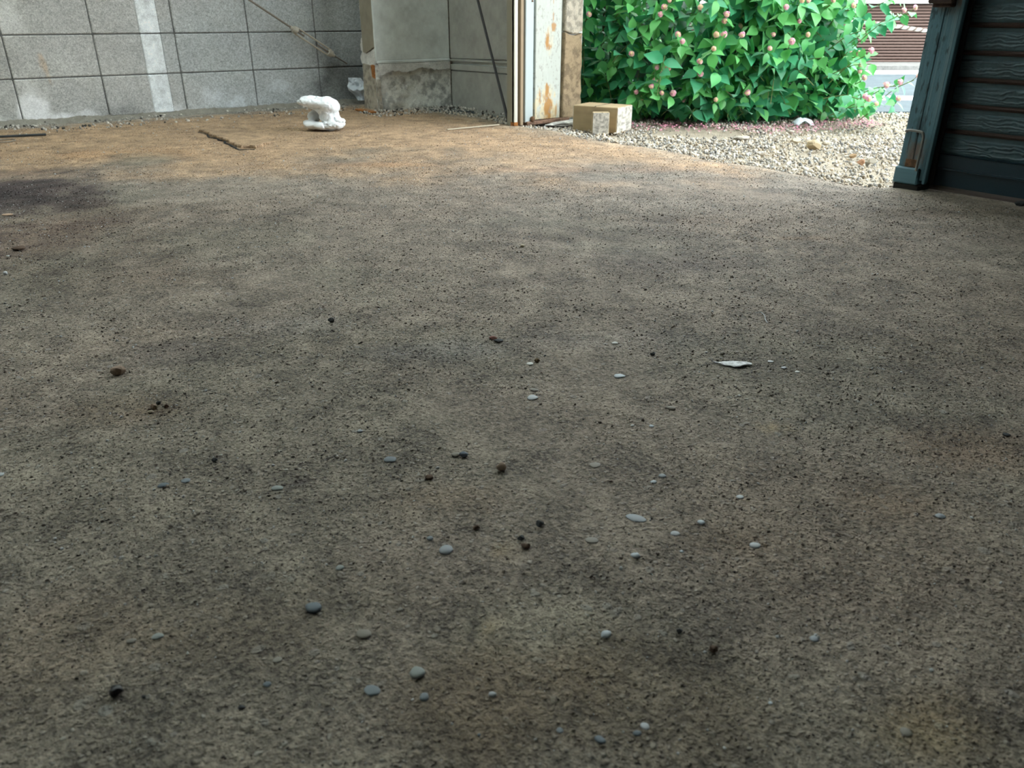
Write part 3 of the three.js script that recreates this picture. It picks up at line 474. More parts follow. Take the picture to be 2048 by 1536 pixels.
// ------------------------------------------------------------------ things on the floor by the wall
{ // crumpled white bag
  const res = 72, mc = new MarchingCubes(res, new THREE.MeshBasicMaterial(), false, false, 200000), S = 0.13, r2 = rng(3);
  const E = [ // centre, radii, in metres (view right, up, towards the viewer)
    [-0.008, 0.112, 0.0, 0.082, 0.03, 0.065, 0.16], [0.03, 0.1, 0, 0.058, 0.042, 0.06, 0], [-0.062, 0.118, 0.012, 0.036, 0.017, 0.042, 0.1], [0.035, 0.055, -0.005, 0.048, 0.045, 0.05, 0], [0.062, 0.022, 0.01, 0.048, 0.028, 0.052, -0.25], [0.02, 0.016, 0.03, 0.06, 0.018, 0.04, 0.05], [-0.052, 0.018, 0.01, 0.04, 0.02, 0.042, 0.15], [-0.045, 0.05, -0.03, 0.03, 0.03, 0.03, 0],
  ];
  for (let z = 0, i = 0; z < res; z++) for (let y = 0; y < res; y++) for (let x = 0; x < res; x++, i++) {
    const X = (x / res * 2 - 1) * S, Y = (y / res * 2 - 1) * S + 0.075, Z = (z / res * 2 - 1) * S; let d = 9;
    for (const [cx, cy, cz, a, b, c, t] of E) { const dx = X - cx, dy = Y - cy, u = dx * Math.cos(t) - dy * Math.sin(t), v = dx * Math.sin(t) + dy * Math.cos(t), k = Math.hypot(u / a, v / b, (Z - cz) / c), e = (k - 1) * Math.min(a, b, c), h = clamp(0.5 + 0.5 * (d - e) / 0.008, 0, 1); d = lerp(d, e, h) - 0.008 * h * (1 - h); }
    const wx = X + 0.02 * noise(X * 30, Y * 30, Z * 30), fold = 0.0065 * Math.pow(1 - Math.abs(2 * noise(wx * 22 + 3, Y * 42 + X * 12, Z * 24) - 1), 5) + 0.0026 * Math.pow(1 - Math.abs(2 * noise(wx * 48, Y * 80 - X * 30 + 4, Z * 45) - 1), 4) + 0.004 * (noise(X * 18, Y * 24, Z * 18) - 0.3);
    mc.field[i] = -(d + fold - 0.003);
  }
  mc.isolation = 0; mc.update();
  const n = mc.count, g = new THREE.BufferGeometry(), pos = new Float32Array(n * 3);
  for (let i = 0; i < n; i++) { pos[i * 3] = mc.positionArray[i * 3] * S; pos[i * 3 + 1] = mc.positionArray[i * 3 + 1] * S + 0.075; pos[i * 3 + 2] = mc.positionArray[i * 3 + 2] * S; }
  g.setAttribute('position', new THREE.BufferAttribute(pos, 3));
  const w = mergeVertices(g, 1e-5); w.computeVertexNormals(); uvMetres(w); onFloorBottom(w);
  const c = at(651, 262); w.rotateY(-YAW * Math.PI / 180);
  const o = mesh('crumpled_bag', w, M.bag); o.position.set(c.x, 0, c.z - 0.03); tag(o, 'crumpled white plastic bag on the floor below the block wall', 'bag');
}
{ // plastic film caught in the gap behind the stub wall
  const g = new THREE.PlaneGeometry(0.12, 0.13, 26, 28), p = g.attributes.position;
  for (let i = 0; i < p.count; i++) { const x = p.getX(i), y = p.getY(i), w = 1 - 0.5 * Math.abs(y - 0.02) / 0.065; p.setXYZ(i, x * w - y * 0.3, y, (Math.abs(fbm(x * 24, y * 24, 3, 3) - 0.5)) * 0.12 - 0.02); }
  g.rotateY(-0.85); g.computeVertexNormals();
  const c = at(712, 178, 'x', 2.2), o = mesh('plastic_film', g, M.film); o.position.copy(c); o.position.z += 0.02; tag(o, 'crumpled pale plastic film stuffed in the dark gap behind the plaster wall', 'plastic');
  const r = at(716, 221), q = at(748, 227), d = q.clone().sub(r), ang = Math.atan2(-d.z, d.x);
  const s = mesh('rusty_strip', box(0, d.length(), 0.0, 0.008, -0.018, 0.018, 0.002), M.rust); s.position.set(r.x, 0.002, r.z); s.rotation.y = ang; tag(s, 'short rust-orange metal strip lying at the end of the plaster wall', 'scrap metal');
}
{ // sticks
  const a = at(894, 262), b = at(998, 252);
  const s = mesh('wood_lath', merge([rod(V3(a.x, 0.006, a.z), V3(b.x, 0.006, b.z), 0.0036, 6)]), std({ color: rgb(0.45, 0.4, 0.3) })); tag(s, 'thin pale lath lying in front of the black rod', 'stick');
  const c = at(-6, 277), d = at(93, 272);
  const k = mesh('dark_stick', rod(V3(c.x, 0.007, c.z), V3(d.x, 0.007, d.z), 0.0055, 7), M.darkStone); tag(k, 'thin dark stick lying near the foot of the block wall', 'stick');
  const e = at(8, 284), w = mesh('wire_loop', tube([...Array(14)].map((_, i) => { const t = i / 14 * Math.PI * 2; return V3(e.x + Math.cos(t) * 0.045, 0.005, e.z + Math.sin(t) * 0.045); }), 0.0022, 50, 6, true), M.dullSteel); tag(w, 'small loop of rusty wire beside the thin dark stick', 'wire');
}
{ // broken screed in front of the bag: a raised flake with a dark broken edge
  const P = [[398, 264], [440, 279], [470, 291], [482, 298], [500, 296], [512, 298], [540, 286], [575, 275], [560, 262], [500, 255], [440, 254], [398, 264]].map(([x, y]) => { const p = at(x, y); return [p.x, p.z]; });
  const g = plate(jag(P, 0.03, 0.012, rs), 'y', -0.012, 0.02, 0.004), p = g.attributes.position, cA0 = at(400, 264), cB0 = at(512, 298), uv = g.attributes.uv, col = [], c = [0, 0, 0];
  for (let i = 0; i < p.count; i++) { floorTint(p.getX(i), p.getZ(i), c); col.push(...c); const q = ((p.getX(i) - cA0.x) * (cB0.z - cA0.z) - (p.getZ(i) - cA0.z) * (cB0.x - cA0.x)) / Math.hypot(cB0.x - cA0.x, cB0.z - cA0.z); p.setY(i, p.getY(i) - 0.02 * smooth(0.02, 0.26, Math.abs(q))); uv.setXY(i, p.getX(i), p.getZ(i)); }
  g.setAttribute('color', new THREE.Float32BufferAttribute(col, 3)); mesh('screed_flake', g, M.floor, floor);
  const crack = [[400, 265], [440, 280], [462, 289], [483, 300], [512, 299]].map(([x, y]) => at(x, y)).map((q) => V3(q.x - 0.006, 0.0, q.z + 0.003));
  const rr = rng(12), cp = jag(crack.map((q) => [q.x, q.z]), 0.05, 0.012, rr).map(([x, z]) => V3(x, 0.001, z));
  const cg = tube(cp, 0.006, 70, 5); cg.scale(1, 0.5, 1); mesh('crack', cg, M.rubber, floor);
}

// ------------------------------------------------------------------ loose pieces that can be told apart on the floor
function stone(name, label, cat, px, py, wpx, ratio, mat, seed, o = {}) {
  const p = at(px, py), dist = Math.hypot(p.x, EYE, p.z), depth = V3(p.x, -EYE, p.z).applyQuaternion(camera.quaternion.clone().invert()).z * -1, w = wpx * depth / FOCAL / 2;
  const g = stoneGeo(seed, w, w * ratio, w * (o.deep ?? 0.8), o.detail ?? 3, o.rough ?? 0.35, o.angular ?? 0); g.rotateY(-YAW * Math.PI / 180 + (o.turn ?? 0)); onFloorBottom(g, w * ratio * (o.sink ?? 0.15));
  const m = mesh(name, g, mat, o.parent); m.position.set(p.x, floorHeight(p.x, p.z), p.z);
  return o.parent ? m : tag(m, label, cat, o.group);
}
const LOOSE = [
  ['stone', 'brown angular stone casting a small shadow, left side of the floor', 'stone', 238, 748, 27, 0.85, M.brownStone, 1, { angular: 5 }],
  ['stone', 'round brown pebble lying loose in the middle of the floor', 'stone', 1004, 942, 19, 0.95, std({ color: '#a08f80' }), 2, {}],
  ['stone', 'loose slate-blue pebble beside a flat grey pebble, mid floor', 'stone', 928, 914, 17, 0.7, std({ color: '#566270', roughness: 0.5 }), 3, {}],
  ['stone', 'flat grey pebble touching the slate-blue pebble, mid floor', 'stone', 911, 912, 17, 0.35, M.pebble[4], 13, {}],
  ['stone', 'glossy black lump standing alone near the lower left corner', 'stone', 233, 1385, 26, 0.75, std({ color: '#15191c', roughness: 0.35 }), 4, { rough: 0.6 }],
  ['stone', 'dark angular crumb above the pair of brown crumbs, centre foreground', 'crumb', 1080, 1051, 17, 0.8, M.darkStone, 5, { angular: 4 }],
  ['stone', 'brown crumb lying left of the dark angular crumb, centre foreground', 'crumb', 953, 1058, 14, 0.8, M.clod, 6, { angular: 3 }],
  ['stone', 'larger of two dark brown crumbs side by side, by a tan floor spot', 'crumb', 1051, 1094, 19, 0.65, M.clod, 7, { angular: 3 }],
  ['stone', 'smaller, upper one of two dark brown crumbs by a tan floor spot', 'crumb', 1042, 1078, 14, 0.7, M.darkStone, 17, { angular: 3 }],
  ['stone', 'reddish brown clod left of the round brown pebble', 'crumb', 859, 959, 16, 0.6, std({ color: '#5f4c40' }), 8, { rough: 0.5 }],
  ['stone', 'small tan pebble with a dark side, above the white flat stones mid floor', 'stone', 1074, 725, 10, 0.9, std({ color: '#7b6a52' }), 9, {}],
  ['stone', 'dark crumb alone left of the middle, halfway to the wall', 'crumb', 663, 643, 13, 0.8, M.darkStone, 10, { angular: 4 }],
  ['stone', 'pale crumb beside a dark crumb, far middle of the floor', 'crumb', 1045, 494, 8, 0.8, std({ color: '#b3aa90' }), 11, {}],
  ['stone', 'dark chunk lying flat in the stained left part of the floor', 'crumb', 38, 500, 28, 0.3, M.clod, 12, { rough: 0.6 }],
  ['stone', 'white crumb at the left border of the floor', 'crumb', 11, 548, 9, 0.8, M.paperWhite, 14, {}],
  ['stone', 'tallest crumb of the small rubble heap, left foreground', 'crumb', 308, 818, 14, 0.9, M.brownStone, 15, { angular: 4 }],
  ['stone', 'pale crumb at the front of the small rubble heap, left foreground', 'crumb', 301, 826, 13, 0.5, std({ color: '#8a8070' }), 16, { angular: 4 }],
  ['stone', 'dark crumb at the right of the small rubble heap, left foreground', 'crumb', 332, 815, 12, 0.8, M.clod, 18, { angular: 4 }],
  ['stone', 'dark crumb at the back of the small rubble heap, left foreground', 'crumb', 318, 808, 10, 0.8, M.darkStone, 19, { angular: 3 }],
  ['stone', 'black crumb right of the bright bluish pebble, lower foreground', 'crumb', 1359, 1264, 13, 0.85, M.darkStone, 20, { angular: 2 }],
  ['stone', 'lumpy brown crumb lower right of the black crumb near the bluish pebble', 'crumb', 1427, 1300, 16, 0.8, M.clod, 22, { rough: 0.7 }],
  ['stone', 'black crumb left of the purple ash patch, left foreground', 'crumb', 430, 924, 12, 0.7, M.darkStone, 23, { angular: 3 }],
  ['stone', 'dark crumb in a row of specks left of the white paint flake', 'crumb', 1305, 711, 10, 0.8, M.darkStone, 24, { angular: 3 }],
  ['stone', 'light round crumb just behind the white paint flake', 'crumb', 1444, 711, 8, 0.8, M.pebble[4], 25, {}],
  ['stone', 'flat white chip right of the white paint flake, nearer the flake', 'chip', 1541, 723, 11, 0.25, M.paperWhite, 26, {}],
  ['stone', 'second white chip right of the white paint flake, lying lower', 'chip', 1568, 736, 11, 0.3, M.palePebble[1], 27, {}],
  ['stone', 'third white chip right of the white paint flake, lowest of the three', 'chip', 1594, 744, 10, 0.25, M.palePebble[2], 28, {}],
  ['stone', 'rust-red chip leaning on a dark flake in the middle of the floor', 'chip', 986, 677, 17, 0.35, M.redChip, 29, { angular: 4 }],
  ['stone', 'dark curled flake in front of the rust-red chip', 'chip', 997, 683, 20, 0.3, M.darkStone, 30, { angular: 4 }],
  ['stone', 'small dark crumb just right of the glossy black lump', 'crumb', 288, 1395, 8, 0.8, M.darkStone, 31, {}],
  ['stone', 'flat dark chip below the slate pebbles, lower left foreground', 'chip', 483, 1416, 13, 0.5, M.darkStone, 32, { angular: 3 }],
  ['stone', 'dark crumb at the shadowed right border below the shutter', 'crumb', 2040, 412, 18, 0.5, M.darkStone, 33, { rough: 0.6 }],
  ['stone', 'pale flat chip in the dark stain at the left border', 'chip', 16, 430, 22, 0.15, std({ color: '#a88f78' }), 34, {}],
  ['stone', 'dark twig-like crumb at the right border of the floor', 'crumb', 2012, 870, 14, 0.35, M.darkStone, 35, { rough: 0.5 }],
];
for (const a of LOOSE) stone(...a);
// pebbles of the aggregate that show in the worn slab: pieces of the floor
const EMB = [[627, 1217, 36, 0.42, M.pebble[2]], [728, 1268, 32, 0.3, M.pebble[4]], [893, 1101, 30, 0.32, M.pebble[1]], [835, 1346, 32, 0.5, M.pebble[5]], [848, 1393, 20, 0.4, M.pebble[0]], [1212, 1268, 22, 0.6, M.palePebble[0]], [1271, 1113, 19, 0.5, M.palePebble[0]], [1510, 1093, 22, 0.3, M.palePebble[1]], [1402, 1048, 15, 0.5, M.palePebble[0]], [780, 921, 26, 0.3, M.pebble[0]], [535, 1369, 16, 0.4, M.pebble[2]], [985, 1388, 17, 0.5, M.palePebble[1]], [744, 1381, 34, 0.2, M.pebble[0]], [1272, 1038, 40, 0.12, M.pebble[1]], [1342, 816, 20, 0.3, M.pebble[4]], [1065, 797, 22, 0.25, M.palePebble[1]], [1068, 782, 20, 0.2, M.pebble[4]], [1239, 754, 22, 0.25, M.palePebble[0]], [1290, 1452, 18, 0.3, M.palePebble[1]], [1274, 1466, 18, 0.3, M.pebble[2]], [1541, 1405, 9, 0.5, M.palePebble[0]], [1350, 1068, 18, 0.25, M.palePebble[1]], [1307, 964, 13, 0.4, M.palePebble[0]], [1265, 851, 8, 0.5, M.palePebble[2]], [1303, 852, 10, 0.4, M.palePebble[0]], [328, 973, 22, 0.3, M.pebble[2]], [372, 963, 18, 0.3, M.pebble[0]], [555, 978, 22, 0.3, M.pebble[5]], [720, 865, 12, 0.5, M.pebble[1]], [1183, 1080, 28, 0.2, M.pebble[4]], [680, 1135, 16, 0.4, M.pebble[5]], [860, 1078, 13, 0.5, M.pebble[0]], [1230, 688, 14, 0.4, M.palePebble[2]], [1363, 1104, 8, 0.5, M.palePebble[0]], [1628, 1280, 18, 0.3, M.pebble[1]], [1811, 1466, 22, 0.3, M.pebble[4]], [1880, 1033, 20, 0.3, M.pebble[1]], [800, 1218, 12, 0.4, M.pebble[4]], [555, 1318, 20, 0.2, M.pebble[4]], [262, 1280, 20, 0.3, M.pebble[4]], [315, 1272, 24, 0.3, M.pebble[5]], [0, 952, 16, 0.3, M.palePebble[1]], [375, 1306, 6, 0.7, M.palePebble[2]], [958, 1470, 8, 0.5, M.pebble[2]], [1120, 1460, 14, 0.3, M.pebble[0]], [1200, 1480, 24, 0.25, M.pebble[2]], [1480, 995, 16, 0.3, M.palePebble[1]], [1190, 930, 22, 0.2, M.pebble[4]], [1325, 952, 14, 0.3, M.pebble[1]], [1060, 730, 14, 0.3, M.palePebble[2]]];
EMB.forEach(([px, py, w, r, m], i) => stone('pebble', null, null, px, py, w, r, m, 100 + i, { parent: floor, sink: 0.62, rough: 0.25, deep: 0.6 + 0.4 * R(), turn: (R() - 0.5) * 1.2, detail: 2 }));
{ // paint flake, wire, ash patch
  const P = [[1424, 724], [1436, 727], [1452, 724], [1470, 723], [1490, 726], [1503, 730], [1503, 735], [1488, 736], [1480, 741], [1468, 742], [1462, 738], [1448, 735], [1424, 724]].map(([x, y]) => { const p = at(x, 731 + (y - 731) * 0.62); return [p.x, p.z]; });
  const g = plate(jag(P, 0.008, 0.0012, rs), 'y', 0, 0.0012, 0.0003), p = g.attributes.position;
  for (let i = 0; i < p.count; i++) p.setY(i, p.getY(i) + 0.0015 + 0.004 * Math.abs(fbm(p.getX(i) * 40, p.getZ(i) * 40, 3, 3) - 0.45));
  g.computeVertexNormals(); g.computeBoundingBox(); const c = g.boundingBox.getCenter(V3()); g.translate(-c.x, 0, -c.z);
  const o = mesh('paint_flake', g, std({ map: rep(mottled, 14), color: rgb(1.15, 1.2, 1.25), roughness: 0.6 })); o.position.set(c.x, floorHeight(c.x, c.z), c.z); tag(o, 'long curled flake of white paint lying on the floor', 'paint flake');
  const a = at(1531, 648), w = mesh('thin_wire', tube([[1510, 628], [1522, 627], [1529, 634], [1530, 641], [1534, 648]].map(([x, y]) => { const q = at(x, y); return V3(q.x - a.x, 0.003, q.z - a.z); }), 0.0007, 24, 5), M.paperWhite); w.position.set(a.x, floorHeight(a.x, a.z), a.z); tag(w, 'hair-thin curled pale wire behind the white paint flake', 'wire');
}
// grit nobody could count
{
  const r = rng(99), n = 170000, base = stoneGeo(41, 1, 0.7, 0.9, 0, 0.8), o = new THREE.InstancedMesh(base, M.grit, n), m = new THREE.Matrix4(), q = new THREE.Quaternion(), e = new THREE.Euler(), c = new THREE.Color(), tint = [0, 0, 0];
  let k = 0;
  while (k < n) {
    const far = 0.25 + 4.9 * Math.pow(r(), 0.85), side = (r() - 0.5) * (far * 1.56 + 0.35), x = fwd.x * far + right.x * side, z = fwd.z * far + right.z * side;
    if (x > 2.42 || z < WZ + 0.02 || (x > SX - 0.01 && z < SZ1 + 0.01 && z > SZ0)) continue;
    const clump = fbm(x * 4, z * 4, 30, 3); if (clump < 0.2 + 0.3 * r()) continue;
    const s = Math.min(0.0042, 0.0006 + 0.00055 * Math.pow(1 / (r() + 0.01), 0.5)) * (0.52 + 0.14 * Math.min(far, 2)) * (far > 0.55 ? 1 : 0.85);
    const t = r(), v = 0.7 + 0.6 * r(), dk = t < (far > 2 ? 0.05 : 0.12) ? (s > 0.0016 ? 0.62 : 0.9) : 1;
    e.set(r() * 6, r() * 6, r() * 6); m.compose(V3(x, floorHeight(x, z) + s * 0.2, z), q.setFromEuler(e), V3(s * dk, s * dk * (0.5 + 0.4 * r()), s * dk * (0.7 + 0.5 * r()))); o.setMatrixAt(k, m);
    if (t < (far > 2 ? 0.05 : 0.12)) c.setRGB(0.03 * v, 0.027 * v, 0.024 * v);
    else if (t < 0.925) { floorTint(x, z, tint); const w = 0.5 * v * (t < 0.4 ? 0.72 : t < 0.7 ? 1.05 : 1.45); c.setRGB(tint[0] * w, tint[1] * w, tint[2] * w * 1.04); }
    else c.setRGB(0.42 * v, 0.44 * v, 0.44 * v);
    o.setColorAt(k++, c);
  }
  o.name = 'grit'; o.castShadow = o.receiveShadow = true; o.userData.kind = 'stuff'; tag(o, 'dark and pale grit strewn over the worn concrete floor', 'grit'); scene.add(o);
  // mortar crumbs swept against the walls
  const cr = new THREE.InstancedMesh(stoneGeo(43, 1, 0.7, 0.9, 0, 0.8), M.grit, 3200); k = 0;
  while (k < 3200) {
    const along = r(); let x, z;
    if (along < 0.6) { x = lerp(-0.9, 2.12, r()); z = WZ + 0.03 + 0.4 * r() ** 2; if (fbm(x * 5, z * 5, 14, 3) < 0.35 + 0.25 * r()) continue; } else if (along < 0.8) { x = lerp(2.0, 2.62, r()); z = SZ1 + 0.03 + 0.25 * r() ** 2; } else { x = 2.62 - 0.2 * r() ** 2; z = lerp(-4.2, -3.3, r()); if (r() < 0.7) continue; }
    const s = 0.0018 + 0.0085 * r() ** 5; e.set(r() * 6, r() * 6, r() * 6); m.compose(V3(x, s * 0.4, z), q.setFromEuler(e), V3(s, s * 0.7, s)); cr.setMatrixAt(k, m);
    const v = r() < 0.2 ? 0.05 : 0.25 + 0.45 * r(); c.setRGB(v, v * 0.95, v * 0.85); cr.setColorAt(k++, c);
  }
  cr.name = 'mortar_crumbs'; cr.castShadow = cr.receiveShadow = true; cr.userData.kind = 'stuff'; tag(cr, 'pale mortar crumbs fallen along the foot of the walls', 'rubble'); scene.add(cr);
}

// ------------------------------------------------------------------ outside
const ROADDIR = V3(0.80, 0, 0.60).normalize(), ROADOUT = V3(0.60, 0, -0.80).normalize();
struct('ground', uvMetres(new THREE.PlaneGeometry(60, 60, 1, 1).rotateX(-Math.PI / 2).translate(30, -0.03, 0)), M.ground);
function strip(name, d0, d1, y0, y1, mat) { // a strip along the road between two distances outwards
  const g = uvMetres(new THREE.BoxGeometry(40, y1 - y0, d1 - d0)); g.rotateY(Math.atan2(-ROADDIR.z, ROADDIR.x)); const c = ROADOUT.clone().multiplyScalar((d0 + d1) / 2).addScaledVector(ROADDIR, 4); g.translate(c.x, (y0 + y1) / 2, c.z);
  return struct(name, g, mat);
}
const out = (px, py) => at(px, py).dot(ROADOUT);
const road = strip('road', out(1810, 219), out(1800, 138), -0.06, -0.012, M.road);
strip('road_line', out(1830, 197), out(1830, 189), -0.05, -0.009, M.roadLine); strip('road_line', out(1800, 146), out(1800, 139), -0.05, -0.009, M.roadLine);
strip('kerb', out(1800, 138), out(1800, 130) , -0.06, 0.03, M.kerb);
{
  const d = out(1800, 129) + 0.02, b = thing('building', 'low building across the road, brown ribbed siding under a white wall', 'building', ROADOUT.clone().multiplyScalar(d).addScaledVector(ROADDIR, 4).toArray());
  b.rotation.y = Math.atan2(-ROADDIR.z, ROADDIR.x);
  const W = 6, n = 19, y0 = 0.02, y1 = 0.605;
  for (let i = 0; i < n; i++) { const a = lerp(y0, y1, i / n), c = lerp(y0, y1, (i + 1) / n), z = 0;
    const sh = new THREE.Shape([[0, a + 0.003], [0.022, a + 0.006], [0.03, (a + c) / 2], [0.018, c - 0.004], [-0.02, c - 0.002], [-0.02, a + 0.003]].map((q) => new THREE.Vector2(...q)));
    const g = new THREE.ExtrudeGeometry(sh, { depth: 2 * W, bevelEnabled: false }).rotateY(-Math.PI / 2).translate(W, 0, 0); mesh('siding_board', uvMetres(g), M.siding, b); }
  mesh('wall', uvMetres(new THREE.BoxGeometry(2 * W, 3.4, 0.2).translate(0, 1.7, -0.16)), M.siding, b);
  mesh('upper_wall', uvMetres(new THREE.BoxGeometry(2 * W, 2.8, 0.2).translate(0, 0.62 + 1.4, -0.03)), M.whiteWall, b);
  mesh('roof', uvMetres(new THREE.BoxGeometry(2 * W + 0.6, 0.12, 3).translate(0, 3.5, -1)), M.road, b);
}
{ // striped rope across the siding, tied between two stakes
  const d = out(1800, 135) - 0.25, pt = (px, py) => { const r = V3((px - 1024) / FOCAL, (768 - py) / FOCAL, -1).applyQuaternion(camera.quaternion); return V3(0, EYE, 0).addScaledVector(r, d / r.dot(ROADOUT)); };
  const a = pt(1640, 33), m = pt(1780, 51), e = pt(1920, 72), t = thing('rope_barrier', 'white and brown striped rope strung in front of the brown siding', 'rope', [a.x, 0, a.z]);
  const curve = new THREE.CatmullRomCurve3([a, m, e]), pos = [], col = [], idx = [], N = 640, K = 8, rr = 0.017;
  const fr = curve.computeFrenetFrames(N);
  for (let i = 0; i <= N; i++) { const p = curve.getPointAt(i / N); for (let k = 0; k < K; k++) { const th = k / K * 2 * Math.PI, q = p.clone().addScaledVector(fr.normals[i], Math.cos(th) * rr).addScaledVector(fr.binormals[i], Math.sin(th) * rr); pos.push(q.x - a.x, q.y, q.z - a.z); const s = ((i / N * curve.getLength() / 0.07 + k / K) % 1) < 0.6; col.push(...(s ? [0.66, 0.64, 0.56] : [0.13, 0.1, 0.08])); } }
  for (let i = 0; i < N; i++) for (let k = 0; k < K; k++) { const A = i * K + k, B = i * K + (k + 1) % K; idx.push(A, B, A + K, B, B + K, A + K); }
  const g = new THREE.BufferGeometry(); g.setAttribute('position', new THREE.Float32BufferAttribute(pos, 3)); g.setAttribute('color', new THREE.Float32BufferAttribute(col, 3)); g.setIndex(idx); g.computeVertexNormals();
  mesh('rope', g, std({ vertexColors: true }), t);
  for (const p of [a, e]) mesh('stake', rod(V3(p.x - a.x, -0.03, p.z - a.z), V3(p.x - a.x, p.y + 0.08, p.z - a.z), 0.022), M.ropeDark, t);
}
// gravel
{
  const DIRT = at(1385, 254);
  const r = rng(301), n = 52000, base = stoneGeo(51, 1, 0.75, 0.9, 1, 0.7), o = new THREE.InstancedMesh(base, M.gravel, n), m = new THREE.Matrix4(), q = new THREE.Quaternion(), e = new THREE.Euler(), c = new THREE.Color();
  let k = 0;
  while (k < n) {
    const x = lerp(2.4, 5.4, Math.pow(r(), 1.3)), z = lerp(-4.6, 0.4, r());
    if (V3(x, 0, z).dot(ROADOUT) > out(1810, 219) - 0.02) continue;
    const thin = smooth(0.4, 0.62, fbm(x * 2.2, z * 2.2, 40, 4)); const dirt = smooth(1, 0.5, Math.hypot((x - DIRT.x) / 0.3, (z - DIRT.z) / 0.42) + (fbm(x * 8, z * 8, 4, 3) - 0.5) * 0.6); if (r() > (0.3 + 0.7 * (1 - thin)) * (1 - 0.92 * dirt)) continue;
    if (x < 2.47 && r() < 0.5) continue; if (z > -1.34 && x < 2.62) continue;
    const s = 0.0026 + 0.0058 * r() ** 2.4 + (r() < 0.02 ? 0.006 * r() : 0);
    e.set(r() * 6, r() * 6, r() * 6); m.compose(V3(x, -0.026 + s * 0.5 + (x < 2.47 ? 0.012 : 0) + r() * 0.008, z), q.setFromEuler(e), V3(s, s * (0.6 + 0.3 * r()), s * (0.7 + 0.5 * r()))); o.setMatrixAt(k, m);
    const v = 0.3 + 0.85 * r(), t = r(); if (t < 0.5) c.setRGB(0.64 * v, 0.6 * v, 0.52 * v); else if (t < 0.8) c.setRGB(0.64 * v, 0.54 * v, 0.4 * v); else c.setRGB(0.4 * v, 0.4 * v, 0.38 * v);
    o.setColorAt(k++, c);
  }
  o.name = 'gravel'; o.castShadow = o.receiveShadow = true; o.userData.kind = 'stuff'; tag(o, 'pale grey gravel spread outside the opening up to the bush', 'gravel'); scene.add(o);
  const rock = (label, px, py, wpx, ratio, col, seed, opt = {}) => { const p = at(px, py), depth = V3(p.x, -EYE, p.z).applyQuaternion(camera.quaternion.clone().invert()).z * -1, w = wpx * depth / FOCAL / 2, g = stoneGeo(seed, w, w * ratio, w * 0.8, 3, 0.4, 6); onFloorBottom(g, w * 0.15); const s = mesh('rock', g, std({ color: col })); s.position.set(p.x, -0.014, p.z); return tag(s, label, 'rock'); };
  rock('largest tan rock lying on the gravel outside', 1630, 290, 42, 0.45, '#a99878', 61); rock('small tan rock left of the largest rock on the gravel', 1592, 279, 22, 0.6, '#b0a48c', 62); rock('reddish broken rock on the gravel near the teal post', 1722, 322, 20, 0.7, '#8f6a4c', 63);
  rock('pale rock next to the reddish rock near the teal post', 1745, 318, 22, 0.6, '#b8b0a0', 64); rock('flat grey stone set on the gravel below the bush', 1484, 272, 40, 0.22, '#9d978a', 65); rock('small pale rock right behind the largest rock', 1652, 283, 16, 0.6, '#b4aa96', 66); rock('brown rock on the gravel left of the reddish rock', 1706, 308, 16, 0.6, '#8c7352', 67);
}
// wood offcuts beside the pier
{
  const y = -0.02;
  const blk = (label, L, W, H, p, turn, cut) => {
    const t = thing('wood_block', label, 'wood block', [p.x, y, p.z]); t.rotation.y = turn;
    mesh('timber', box(-L / 2, L / 2, 0, H, -W / 2, W / 2, 0.003), M.wood, t);
    const eg = (s) => { const g = box(s > 0 ? L / 2 - 0.001 : -L / 2 - 0.0015, s > 0 ? L / 2 + 0.0015 : -L / 2 + 0.001, 0.002, H - 0.002, -W / 2 + 0.002, W / 2 - 0.002, 0.0005), uv = g.attributes.uv, q = g.attributes.position; for (let i = 0; i < uv.count; i++) uv.setXY(i, (q.getZ(i) + W / 2) / W, q.getY(i) / H); return mesh('end_grain', g, M.end, t); };
    eg(1); eg(-1);
    return t;
  };
  const T = -YAW * Math.PI / 180;
    // long block lying behind, its right end turned to the viewer
  const base = at(1201, 260), onB = (side, deep) => base.clone().addScaledVector(right, side).addScaledVector(fwd, deep);
  const cx = at(1233, 258.5), toV = fwd.clone().negate(), xh = right.clone().multiplyScalar(0.84).addScaledVector(toV, 0.54), zh = right.clone().multiplyScalar(-0.54).addScaledVector(toV, 0.84);
  const long = blk('larger timber offcut turned cornerwise behind the short one beside the pier', 0.24, 0.166, 0.118, cx.clone().addScaledVector(xh, -0.12).addScaledVector(zh, -0.083), T - 0.571);
  mesh('saw_kerf', box(-0.002, 0.002, 0.1165, 0.1188, -0.083, 0.083, 0.0003).translate(0.0, 0, 0), M.rubber, long);
  const f = blk('short timber offcut with cracked pale end grain facing the room', 0.04, 0.08, 0.1, onB(0, 0.018), T + Math.PI / 2);
  for (const s of [-1, 1]) mesh('knot_crack', merge([box(-0.0005, 0.0008, 0.07, 0.1, -0.0015, 0.0015, 0.0003), stoneGeo(71, 0.001, 0.008, 0.007, 2, 0.4).translate(0, 0.072, 0)]).translate(s * 0.0205, 0, 0.004), M.rubber, f);
}
// scraps in and under the bush
{
  const c = at(1606, 243), g = new THREE.PlaneGeometry(0.1, 0.07, 18, 14).rotateX(-Math.PI / 2), p = g.attributes.position;
  for (let i = 0; i < p.count; i++) { const x = p.getX(i), z = p.getZ(i); p.setY(i, 0.004 + 0.03 * Math.sqrt(Math.max(0, 1 - (x / 0.055) ** 2 - (z / 0.04) ** 2)) + Math.abs(fbm(x * 50, z * 50, 2, 3) - 0.5) * 0.03); }
  g.computeVertexNormals(); const o = mesh('plastic_cup', g, std({ color: rgb(0.72, 0.8, 0.86), roughness: 0.3 })); o.position.set(c.x, -0.02, c.z); o.rotation.y = -YAW * Math.PI / 180; tag(o, 'crushed clear plastic cup lying under the edge of the bush', 'litter');
}
